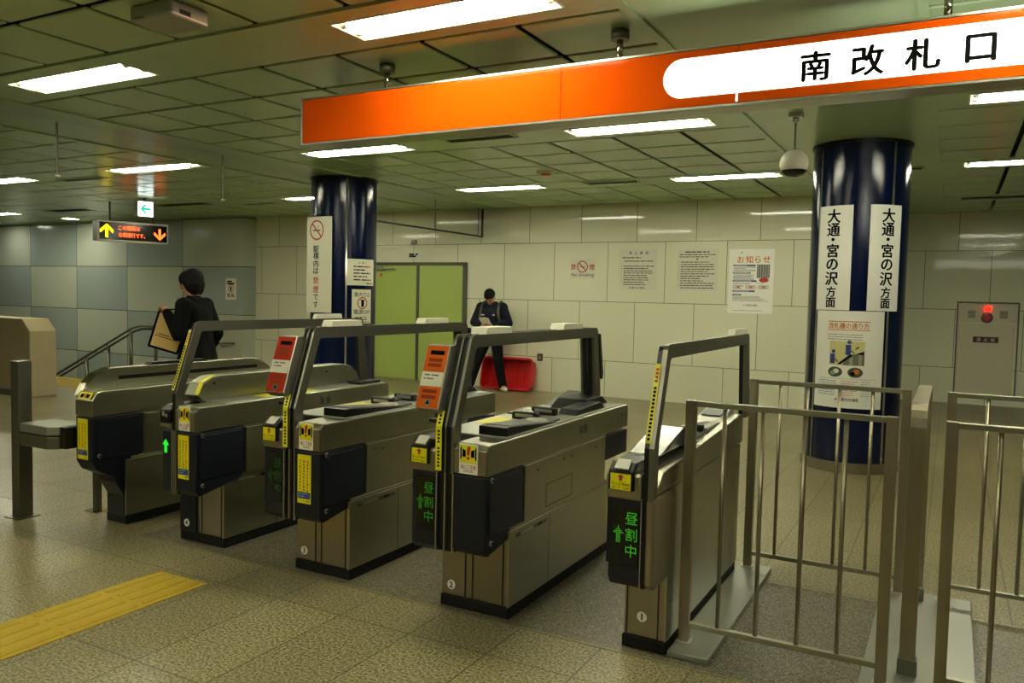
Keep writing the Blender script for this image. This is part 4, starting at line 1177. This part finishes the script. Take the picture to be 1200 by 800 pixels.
p.poly([(-.17, .425), (-.125, .44), (-.15, .418)], 'ink')
p.build('poster_print', o)
fn = xz(-8.75, WY+.003, 2.32); o = sheet('door_plate', fn, .31, .115, .006, 'white', None, 1, 'small white plate with dark lettering over the double door', 'door plate', origin=(-8.75, WY, 2.262))
p = Print(xz(-8.75, WY-.003, 2.32), .001); p.lines(-.12, .12, .018, -.018, 2, 'ink', .03, RN); p.build('plate_print', o)
o = MB().box(-8.81, -8.70, WY-.035, WY-.001, 2.525, 2.60, 'steeld', bev=.006).build('wall_sensor'); tag(o, 'small grey sensor box on the wall above the door plate', 'sensor')
e = empty('wall_outlet', (-6.113, WY, .516), 'small brown wall outlet right of the red crate', 'outlet')
MB().box(-6.164, -6.062, WY-.012, WY-.001, .516, .642, 'greend', bev=.004).build('cover_plate', e); MB().box(-6.13, -6.096, WY-.018, WY-.011, .555, .605, 'beige', bev=.003).build('socket', e)
o, p, w, h = wall_notice(-13.29, -12.98, 1.405, 1.85, 'small paper notice on the grey panel wall behind the walking person', 'cream', PY)
p.lines(-.11, .12, .155, .11, 2, 'ink', .035, RN); p.ring(0, .01, .062, .078, 'redink', 0, 24); p.rect(-.022, -.035, .022, .05, 'ink'); p.lines(-.11, .11, -.11, -.15, 2, 'ink', .022, RN); p.build('notice_print', o)

# ------------------------------------------------------------------ signs on the columns
def col_sign(c, a0, a1, z0, z1, m, name, label, cat, group=None):
    th = R((a0+a1)/2); w = CRAD*R(abs(a1-a0)); zc = (z0+z1)/2
    f0 = cyl_map(c, CRAD+.0065, th, zc)
    o = sheet(name, f0, w, z1-z0, .004, m, None, 20, label, cat, group, origin=(c[0]+(CRAD)*math.sin(th), c[1]-CRAD*math.cos(th), z0))
    return o, Print(cyl_map(c, CRAD+.0105, th, zc), .0012), w, z1-z0
for a0, a1, lb in ((-44.5, -.8, 'long white vertical line sign on the right column, left of its pair'), (17.6, 58.8, 'long white vertical line sign on the right column, right of its pair')):
    o, p, w, h = col_sign(CR, a0, a1, 1.540, 2.522, 'paperw', 'line_sign', lb, 'sign', 'white direction signs on the right column')
    for ch, dz, sz in zip('大通・宮の沢方面', (2.425, 2.297, 2.205, 2.100, 1.970, 1.838, 1.712, 1.610), (.138, .135, .13, .135, .135, .135, .105, .105)):
        p.text(ch, -.008 if a0 < 0 else .012, dz-2.031, sz, 'ink', .032)
    p.build('sign_lettering', o)
o, p, w, h = col_sign(CR, -42.3, 40.6, .618, 1.534, 'paperw', 'guide_poster', 'curved white guide poster with blue figures at the foot of the right column', 'poster')
B = .0
p.rect(-.19, .355, .19, .362, 'orangeink', 0, 12); p.rect(-.19, .275, .19, .282, 'orangeink', 0, 12)
p.text('改札機の通り方', 0, .318, .062, 'orangeink', .02, .36)
for k in range(3): p.lines(-.19, .18, .235-.022*k, 0, 1, 'greyink', .006, RN)
p.rect(-.165, -.052, .15, .175, 'paleyellow', 0, 10)
p.poly([(-.04, -.052), (.15, -.052), (.15, .06), (.06, .055), (-.02, .0)], 'greyink', .0004); p.poly([(.02, -.05), (.05, -.05), (.05, .03), (.02, .01)], 'deckl', .0006); p.poly([(.10, -.05), (.13, -.05), (.13, .05), (.10, .05)], 'deckl', .0006)
p.poly([(-.09, -.045), (-.055, -.045), (.055, .05), (.02, .05)], 'ink', .0006); p.poly([(.07, .055), (.15, .085), (.14, .05)], 'ink', .0007); p.poly([(.06, .09), (.10, .115), (.09, .13)], 'ink', .0007)
for u, v, s_ in ((-.135, -.04, 1.0), (.005, .045, 1.05)):
    p.ring(u+.01, v+.115*s_, 0, .018*s_, 'blueink', .0008, 14); p.rect(u-.02*s_, v, u+.025*s_, v+.092*s_, 'blueink', .0008)
    p.poly([(u+.02, v+.06), (u+.06, v+.02), (u+.052, v+.012), (u+.015, v+.045)], 'greyink', .0009)
for u in (-.105, .075):
    p.ring(u, -.118, 0, .048, 'greend', 0, 24, 1.4); p.ring(u+.01, -.11, 0, .022, 'cream' if u < 0 else 'orangeink', .0004, 14, 1.2); p.ring(u-.02, -.13, 0, .018, 'palegreen' if u < 0 else 'ink', .0004, 14, 1.4)
p.rect(-.26, -.182, .26, -.180, 'greyink', 0, 8)
for a, b_, m in ((-.27, -.09, 'blueink'), (-.05, .10, 'redink'), (.13, .25, 'palegreen')): p.lines(a, b_, -.205, -.335, 7, m, .005, RN)
p.poly([(-.10, -.385), (-.085, -.365), (-.078, -.372), (-.09, -.39)], 'ink'); p.text('札幌市交通局', .02, -.377, .032, 'ink', .01, .18)
p.build('poster_print', o)
o, p, w, h = col_sign(CL, 45.8, 102, 1.702, 2.050, 'cream', 'column_notice', 'upper square text notice on the left column', 'notice', 'notices on the left column')
for k in range(3): p.text('お願い'[k], -.045+.05*k, .125, .035, 'ink', .005)
p.lines(-.13, .17, .075, -.10, 5, 'ink', .016, RN); p.lines(.0, .17, .077, .05, 1, 'redink', .012, RN, .0005); p.lines(.06, .18, -.145, 0, 1, 'ink', .013, RN); p.build('notice_print', o)
o, p, w, h = col_sign(CL, 54.5, 94.6, 1.196, 1.650, 'cream', 'column_notice', 'lower notice on the left column with a red ringed telephone mark', 'notice', 'notices on the left column')
p.text('車内では', 0, .158, .07, 'ink', .005, .25); p.text('電源OFF', 0, -.070, .07, 'ink', .005, .26); p.ring(0, .045, .066, .080, 'redink', 0, 28); p.rect(-.022, -.005, .022, .09, 'ink'); p.poly([(-.034, .09), (.034, .09), (.034, .075), (-.034, .075)], 'ink', .0004)
p.lines(-.11, .11, -.145, -.175, 2, 'ink', .012, RN); p.lines(-.04, .12, -.205, 0, 1, 'ink', .009, RN); p.build('notice_print', o)
e = empty('no_smoking_board', (-7.338, 8.14, 1.335), 'tall cream no smoking board hung on the left navy column', 'sign board')
f = xz(-7.338, 8.155, 1.9625); sheet('board', f, .411, 1.255, .022, 'cream', e)
b = MB(); b.box(-7.5, -7.38, 8.13, 8.21, 2.592, 2.605, 'black'); b.box(-7.36, -7.32, 8.155, 8.185, 1.60, 2.30, 'black'); b.build('hanging_bracket', e)
p = Print(xz(-7.338, 8.133, 1.9625), .001)
no_smoking_mark(p, -.035, .452, .132, .112, 0, .9)
for ch, dz in zip('駅構内は禁煙です', (.204, .117, .014, -.080, -.209, -.325, -.425, -.525)): p.text(ch, -.045, dz, .098, 'redink' if ch in '禁煙' else 'ink', .012)
p.build('board_lettering', e)

# ------------------------------------------------------------------ red crate leaning on the wall
def rrect(w, h, r, n=6):
    out = []
    for cx, cy, a in ((w/2-r, h/2-r, 0), (-w/2+r, h/2-r, 90), (-w/2+r, -h/2+r, 180), (w/2-r, -h/2+r, 270)):
        for k in range(n+1): out.append((cx+r*math.cos(R(a+90*k/n)), cy+r*math.sin(R(a+90*k/n))))
    return out
e = empty('plastic_crate', (-6.61, 12.1, 0), 'red plastic crate leaning on its side against the tiled wall', 'crate')
tilt = R(-9); rot = Matrix.Rotation(tilt, 3, 'X')
def place(b):
    for v in b.bm.verts: v.co = Vector((-6.61, 12.015, .012))+rot @ Vector((v.co.x, v.co.y, v.co.z+.277))
def loft(b, rings, m, cap0=False, cap1=False):
    i = b.mi(m); VS = [[b.bm.verts.new((x, y, z)) for x, z in pts] for pts, y in rings]; n = len(VS[0])
    for A, Bq in zip(VS, VS[1:]):
        for k in range(n): b.bm.faces.new((A[k], A[(k+1) % n], Bq[(k+1) % n], Bq[k])).material_index = i
    if cap0: b.bm.faces.new(VS[0]).material_index = i
    if cap1: b.bm.faces.new(VS[-1]).material_index = i
b = MB(); Wd, Ht = .98, .555
loft(b, [(rrect(Wd-.05, Ht-.05, .06), -.08), (rrect(Wd-.07, Ht-.07, .06), .115), (rrect(Wd-.11, Ht-.11, .05), .125)], 'crate', False, True)
loft(b, [(rrect(Wd-.06, Ht-.06, .055), -.08), (rrect(Wd-.085, Ht-.085, .055), .105)], 'crate', False, True)
place(b); b.build('crate_tub', e, recalc=False)
b = MB(); loft(b, [(rrect(Wd-.055, Ht-.055, .06), -.062), (rrect(Wd, Ht, .075), -.064), (rrect(Wd, Ht, .075), -.092), (rrect(Wd-.06, Ht-.06, .055), -.092), (rrect(Wd-.055, Ht-.055, .06), -.062)], 'crate'); place(b); b.build('crate_rim', e)
b = MB()
for k in range(5): b.box(-.42, .42, .085, .104, -.20+.095*k, -.188+.095*k, 'crate')
for k in range(7): b.box(-.40+.13*k, -.388+.13*k, .088, .104, -.22, .22, 'crate')
place(b); b.build('floor_ribs', e)
b = MB(); b.box(-.12, .12, -.03, .03, .243, .250, 'maroon'); place(b); b.build('handle_slot', e)
# ------------------------------------------------------------------ people
def capsule(b, p, q, r1, r2, m, sq=1.0, n=14):
    """tapered limb with round ends"""
    p = Vector(p); q = Vector(q); d = q-p; L = max(d.length, 1e-5); z = d/L
    x = z.orthogonal().normalized() if abs(z.z) > .98 else z.cross(Vector((0, 0, 1))).normalized()
    y = z.cross(x); i = b.mi(m); rings = []
    prof = [(-r1*math.cos(a), r1*math.sin(a)) for a in (R(15), R(40), R(65), R(90))]+[(L*k, r1+(r2-r1)*k) for k in (.25, .5, .75)]+[(L+r2*math.sin(a), r2*math.cos(a)) for a in (0, R(25), R(50), R(75))]
    for t, r in prof: rings.append([b.bm.verts.new(p+z*t+x*(r*math.cos(2*PI*k/n))+y*(r*sq*math.sin(2*PI*k/n))) for k in range(n)])
    for A, B in zip(rings, rings[1:]):
        for k in range(n): b.bm.faces.new((A[k], A[(k+1) % n], B[(k+1) % n], B[k])).material_index = i
    b.bm.faces.new(rings[0][::-1]).material_index = i; b.bm.faces.new(rings[-1]).material_index = i
def fuse(b, name, parent, voxel, smooth=4):
    """melt the overlapping volumes into one continuous skin"""
    bmesh.ops.recalc_face_normals(b.bm, faces=b.bm.faces[:])
    o = b.build(name, parent)
    md = o.modifiers.new('r', 'REMESH'); md.mode = 'VOXEL'; md.voxel_size = voxel
    if smooth: sm = o.modifiers.new('s', 'SMOOTH'); sm.factor = .5; sm.iterations = smooth
    dg = bpy.context.evaluated_depsgraph_get(); dg.update()
    me = bpy.data.meshes.new_from_object(o.evaluated_get(dg)); old = o.data
    o.modifiers.clear(); o.data = me; me.name = name; bpy.data.meshes.remove(old)
    for f in me.polygons: f.use_smooth = True
    return o

def person(loc, head_deg, J, label, face_pitch, clothes):
    """J: joints in (forward, left, up) metres; a continuous body, with clothes as children"""
    e = empty('person', loc, label, 'person')
    F = Vector((math.sin(R(head_deg)), math.cos(R(head_deg)), 0)); L = Vector((-F.y, F.x, 0))
    o = Vector(loc)
    W = lambda p: o+F*p[0]+L*p[1]+Vector((0, 0, p[2]))
    b = MB(); S = 'skin'
    def cp(a, c, r1, r2, bb=b, m=S, sq=1.0): capsule(bb, W(a), W(c), r1, r2, m, sq)
    # trunk
    pel, ch, nk = J['pelvis'], J['chest'], J['neck']
    for s in (-1, 1):
        sd = 'L' if s > 0 else 'R'
        hip = (pel[0], pel[1]+s*.085, pel[2]-.02)
        cp(pel, hip, .095, .09); cp(hip, J['knee'+sd], .085, .056); cp(J['knee'+sd], J['ankle'+sd], .054, .038)
        sh = J['sh'+sd]; cp(ch, sh, .08, .055); cp(sh, J['elbow'+sd], .052, .040); cp(J['elbow'+sd], J['wrist'+sd], .039, .027)
        a = Vector(J['ankle'+sd]); t = Vector(J['toe'+sd]); cp(a, t, .04, .03)
        # hand: palm, four fingers, thumb
        w = Vector(J['wrist'+sd]); hd = Vector(J['hand'+sd]); d = (hd-w).normalized(); side = d.cross(Vector(J['palm'+sd])).normalized(); pn = Vector(J['palm'+sd]).normalized()
        k0 = w+d*.085
        for q in (-.024, 0, .024): cp(w+d*.02+side*q*.6, k0+side*q, .016, .014)
        for j, (q, ln) in enumerate(((-.033, .075), (-.011, .085), (.011, .080), (.033, .062))):
            a0 = k0+side*q; a1 = a0+(d*.75+pn*.55).normalized()*ln*.5; a2 = a1+(d*.1+pn).normalized()*ln*.5
            cp(a0, a1, .0095, .0088); cp(a1, a2, .0088, .0075)
        t0 = w+d*.03-side*.024; t1 = t0+(d*.6-side*.6+pn*.5).normalized()*.038; t2 = t1+(d*.8+pn*.6).normalized()*.032
        cp(t0, t1, .012, .0105); cp(t1, t2, .0105, .0085)
    cp(pel, ch, .095, .095, sq=1.0); cp(ch, nk, .085, .055)
    # head
    up = (Vector(J['head'])-Vector(nk)).normalized(); fw = Vector((math.cos(face_pitch), 0, math.sin(face_pitch))); fw = (fw-up*fw.dot(up)).normalized(); lf = up.cross(fw)
    hc = Vector(J['head'])
    H = lambda f, l, u: tuple(hc+fw*f+lf*l+up*u)
    cp(nk, H(-.01, 0, -.08), .058, .055)
    cp(H(-.018, 0, .035), H(.022, 0, .03), .088, .080); cp(H(.02, 0, -.03), H(.045, 0, -.085), .066, .036)
    cp(H(.088, 0, .012), H(.108, 0, -.022), .010, .015); cp(H(.09, -.03, .03), H(.09, .03, .03), .012, .012)
    cp(H(.082, -.018, -.062), H(.082, .018, -.062), .011, .011)
    for s in (-1, 1): cp(H(-.008, s*.082, .012), H(-.002, s*.086, -.022), .016, .010)
    fuse(b, 'body', e, .0075, 3)
    for s in (-1, 1):
        eb = MB(); eb.sphere(W(H(.088, s*.031, .006)), .011, 'ink', 12); eb.build('eye', e)
    clothes(e, W, cp, H, J)
    return e, W, H

def jacket(e, W, J, m, r=1.0, hem=-.10, flare=.16, sleeves=True):
    b = MB(); c = lambda a, d, r1, r2: capsule(b, W(a), W(d), r1, r2, m)
    pel, ch, nk = J['pelvis'], J['chest'], J['neck']
    for s in (-1, 1):
        sd = 'L' if s > 0 else 'R'
        sh = J['sh'+sd]; c(ch, sh, .128*r, .082*r); c(sh, J['elbow'+sd], .078*r, .062*r)
        w = Vector(J['elbow'+sd]).lerp(Vector(J['wrist'+sd]), .93); c(J['elbow'+sd], w, .062*r, .046*r)
        hp = (pel[0], pel[1]+s*.06, pel[2]+hem); c((pel[0], pel[1]+s*.055, pel[2]+.12), hp, .125*r, flare*.88*r)
        c((ch[0], ch[1]+s*.06, ch[2]), (pel[0], pel[1]+s*.05, pel[2]+.12), .125*r, .118*r)
    c(ch, (nk[0], nk[1], nk[2]-.02), .115*r, .075*r); c(ch, pel, .135*r, .135*r)
    o = fuse(b, 'jacket', e, .012, 5)
    # straight hem
    z = W((0, 0, pel[2]+hem-.05)).z-e.location.z
    for v in o.data.vertices:
        if v.co.z < z: v.co.z = z
    return o
def trousers(e, W, J, m, r=1.0):
    b = MB(); c = lambda a, d, r1, r2: capsule(b, W(a), W(d), r1, r2, m)
    pel = J['pelvis']
    for s in (-1, 1):
        sd = 'L' if s > 0 else 'R'
        hip = (pel[0], pel[1]+s*.085, pel[2]-.03); c((pel[0], pel[1], pel[2]+.06), hip, .128*r, .118*r)
        c(hip, J['knee'+sd], .108*r, .082*r); a = Vector(J['knee'+sd]).lerp(Vector(J['ankle'+sd]), .95); c(J['knee'+sd], a, .082*r, .072*r)
    return fuse(b, 'trousers', e, .012, 4)
def shoes(e, W, J, m, sole):
    for sd in 'LR':
        b = MB(); a = Vector(J['ankle'+sd]); t = Vector(J['toe'+sd]); dd = (t-a); dd.z = 0; dd.normalize()
        heel = a-dd*.045
        capsule(b, W((heel.x, heel.y, .055)), W((a.x+dd.x*.05, a.y+dd.y*.05, .06)), .042, .046, m); capsule(b, W((a.x, a.y, .05)), W((t.x, t.y, .043)), .045, .036, m); capsule(b, W((a.x, a.y, .10)), W((a.x+dd.x*.06, a.y+dd.y*.06, .06)), .045, .04, m)
        o = fuse(b, 'shoe', e, .008, 2)
        z0 = W((0, 0, .006)).z-e.location.z
        for v in o.data.vertices: v.co.z = max(v.co.z, z0)

# --- man reading by the wall
JM = dict(pelvis=(.06, 0, .93), chest=(.08, 0, 1.30), neck=(.12, 0, 1.46), head=(.215, .0, 1.575),
          shL=(.08, .185, 1.405), shR=(.08, -.185, 1.405), elbowL=(.10, .305, 1.15), elbowR=(.10, -.305, 1.15), wristL=(.31, .115, 1.105), wristR=(.31, -.115, 1.105),
          handL=(.36, .03, 1.10), handR=(.36, -.03, 1.10), palmL=(.2, -.5, .6), palmR=(.2, .5, .6),
          kneeL=(.13, .15, .50), kneeR=(.14, -.22, .50), ankleL=(.12, .235, .085), ankleR=(.10, -.36, .085), toeL=(.25, .33, .04), toeR=(.24, -.42, .04))
def man_clothes(e, W, cp, H, J):
    jacket(e, W, J, 'navycloth', 1.20, -.10, .160)
    trousers(e, W, J, 'navytrouser', 1.02); shoes(e, W, J, 'white', 'white')
    b = MB(); cp(H(-.03, 0, .05), H(.018, 0, .055), .098, .086, b, 'hair'); cp(H(-.055, 0, -.01), H(-.05, 0, -.04), .07, .055, b, 'hair')
    fuse(b, 'hair', e, .008, 2)
    b = MB(); cp(tuple(Vector(J['neck'])+Vector((-.05, -.06, .0))), tuple(Vector(J['neck'])+Vector((-.05, .06, .0))), .055, .055, b, 'navycloth'); cp(tuple(Vector(J['neck'])+Vector((-.03, -.08, -.01))), tuple(Vector(J['neck'])+Vector((.05, -.06, -.05))), .035, .03, b, 'navycloth'); cp(tuple(Vector(J['neck'])+Vector((-.03, .08, -.01))), tuple(Vector(J['neck'])+Vector((.05, .06, -.05))), .035, .03, b, 'navycloth'); fuse(b, 'collar', e, .01, 3)
    for l, wd in ((-.105, .055), (.085, .035)):
        p0 = Vector((.245, l, 1.285)); fnm = plane_map(W(p0), W((0, 1, 0))-W((0, 0, 0)), (0, 0, 1))
        sheet('chest_label', fnm, wd, .022, .006, 'white', e)
e, Wm, Hm = person((-6.85, 11.92, 0), 168, JM, 'person in a navy jacket reading a paper by the wall, head bowed', R(-52), man_clothes)
e = empty('paper_sheet', tuple(Wm((.40, 0, 1.10))), 'white folded paper in the hands of the person by the wall', 'paper')
b = MB(); b.prism([(-.105, 0), (0, .018), (.105, 0), (.105, .006), (0, .024), (-.105, .006)], 'z', -.10, .10, 'paperw')
rotp = Matrix.Rotation(R(168-180+0), 3, 'Z') @ Matrix.Rotation(R(38), 3, 'X')
for v in b.bm.verts: v.co = Vector(Wm((.375, -.005, 1.155)))+rotp @ v.co
b.build('sheet', e)
bp = empty('backpack', tuple(Wm((-.10, 0, 1.0))), 'dark olive backpack worn by the person by the wall', 'backpack')
b = MB()
capsule(b, Wm((-.185, -.06, 1.36)), Wm((-.20, -.07, 1.08)), .085, .105, 'greend'); capsule(b, Wm((-.185, .06, 1.36)), Wm((-.20, .07, 1.08)), .085, .105, 'greend')
o = fuse(b, 'sack', bp, .012, 5)
for s in (-1, 1):
    b = MB(); pts = [Wm((-.08, s*.13, 1.40)), Wm((.0, s*.145, 1.515)), Wm((.10, s*.145, 1.49)), Wm((.205, s*.150, 1.38)), Wm((.225, s*.165, 1.24)), Wm((.17, s*.20, 1.12)), Wm((.0, s*.215, 1.05))]
    b.tube(pts, .022, 'greend', 8); b.build('shoulder_strap', bp)

# --- walker with the bag
JW = dict(pelvis=(0, 0, .95), chest=(.03, 0, 1.34), neck=(.045, 0, 1.515), head=(.075, 0, 1.655),
          shL=(.03, .175, 1.445), shR=(.03, -.175, 1.445), elbowL=(.04, .245, 1.17), elbowR=(-.06, -.235, 1.17), wristL=(.25, .13, 1.385), wristR=(.06, -.25, .96),
          handL=(.32, .08, 1.43), handR=(.10, -.25, .90), palmL=(.3, -.2, -.9), palmR=(.2, .9, .1),
          kneeL=(.22, .09, .52), kneeR=(-.02, -.09, .51), ankleL=(.30, .09, .09), ankleR=(-.30, -.09, .14), toeL=(.45, .10, .04), toeR=(-.18, -.10, .045))
def walker_clothes(e, W, cp, H, J):
    jacket(e, W, J, 'blackcloth', 1.02, -.03, .175)
    trousers(e, W, J, 'blackcloth', .95); shoes(e, W, J, 'black', 'black')
    b = MB(); cp(H(-.03, 0, .045), H(.02, 0, .05), .107, .090, b, 'hair'); cp(H(-.05, -.03, -.02), H(-.045, -.03, -.07), .075, .055, b, 'hair'); cp(H(-.05, .03, -.02), H(-.045, .03, -.07), .075, .055, b, 'hair')
    for s in (-1, 1): cp(H(-.005, s*.075, .03), H(-.02, s*.07, -.05), .045, .035, b, 'hair')
    fuse(b, 'hair', e, .010, 14)
    b = MB(); n = Vector(J['neck']); cp(tuple(n+Vector((-.03, -.06, -.03))), tuple(n+Vector((-.03, .06, -.03))), .05, .05, b, 'blackcloth'); cp(tuple(n+Vector((-.02, .07, -.03))), tuple(n+Vector((.05, .05, -.06))), .035, .028, b, 'blackcloth'); cp(tuple(n+Vector((-.02, -.07, -.03))), tuple(n+Vector((.05, -.05, -.06))), .035, .028, b, 'blackcloth'); fuse(b, 'collar', e, .01, 3)
e, Ww, Hw = person((-6.42, 5.42, 0), -106, JW, 'person in a black suit walking left with a tan bag', R(-3), walker_clothes)
bg = empty('tote_bag', (-6.78, 5.30, .97), 'tan tote bag with black edges carried by the walking person', 'bag')
b = MB()
prof = [(-.15, 0), (.15, 0), (.165, .40), (-.165, .40)]
b.prism(prof, 'y', -.06, .06, 'tan', bev=.02, seg=3)
def bagpos(b):
    rv = Vector((.643, .766, 0)); nv = Vector((.766, -.643, 0))
    Q = Matrix((rv, -nv, Vector((0, 0, 1)))).transposed()
    for v in b.bm.verts: v.co = Vector((-6.755, 5.355, 1.17))+Q @ (Matrix.Rotation(R(18), 3, 'Y') @ (Vector((v.co.x, v.co.y, v.co.z-.20))*.88))
bagpos(b); b.build('bag_body', bg)
b = MB()
for s in (-1, 1):
    b.prism([(s*.150-.012, 0), (s*.150+.012, 0), (s*.165+.012, .40), (s*.165-.012, .40)], 'y', -.064, .064, 'ink', bev=.006)
b.box(-.16, .16, -.064, .064, -.006, .02, 'ink', bev=.006); b.box(-.17, .17, -.055, .055, .385, .405, 'ink', bev=.006)
bagpos(b); b.build('bag_edging', bg)
for s in (-1, 1):
    b = MB(); b.tube([(-.09, s*.05, .395), (-.075, s*.045, .45), (0, s*.03, .475), (.075, s*.045, .45), (.09, s*.05, .395)], .009, 'ink', 8); bagpos(b); b.build('handle', bg)
b = MB(); b.box(-.13, .10, -.0625, -.058, .135, .142, 'ink'); b.box(-.10, .02, -.0625, -.058, .160, .168, 'ink'); b.box(-.13, .13, .058, .0625, .135, .142, 'ink'); bagpos(b); b.build('bag_stripes', bg)
# ------------------------------------------------------------------ camera, world, view
cd = bpy.data.cameras.new('camera'); cam = bpy.data.objects.new('camera', cd); COL.objects.link(cam)
cd.sensor_width = 36; cd.sensor_fit = 'HORIZONTAL'; cd.lens = 945.6/1200*36; cd.clip_start = .05; cd.clip_end = 100
yaw, pit, rol = R(-28.512), R(3.187), R(1.2636)
f = Vector((math.sin(yaw)*math.cos(pit), math.cos(yaw)*math.cos(pit), -math.sin(pit)))
r = Vector((math.cos(yaw), -math.sin(yaw), 0)); u = r.cross(f)
r2 = math.cos(rol)*r+math.sin(rol)*u; u2 = -math.sin(rol)*r+math.cos(rol)*u
mw = Matrix((r2, u2, -f)).transposed().to_4x4(); mw.translation = (0, 0, 1.6)
cam.matrix_world = mw
SC.camera = cam
w = bpy.data.worlds.new('world'); SC.world = w; w.use_nodes = True
w.node_tree.nodes['Background'].inputs[0].default_value = (.02, .022, .015, 1); w.node_tree.nodes['Background'].inputs[1].default_value = 1
vs = SC.view_settings; vs.view_transform = 'Standard'; vs.look = 'None'; vs.gamma = 1; vs.use_curve_mapping = False; vs.exposure = 1.0
SC.cycles.use_denoising = True
SC.cycles.max_bounces = 10; SC.cycles.diffuse_bounces = 6; SC.cycles.glossy_bounces = 5; SC.cycles.transmission_bounces = 8
SC.cycles.caustics_reflective = False; SC.cycles.caustics_refractive = False; SC.cycles.sample_clamp_indirect = 6
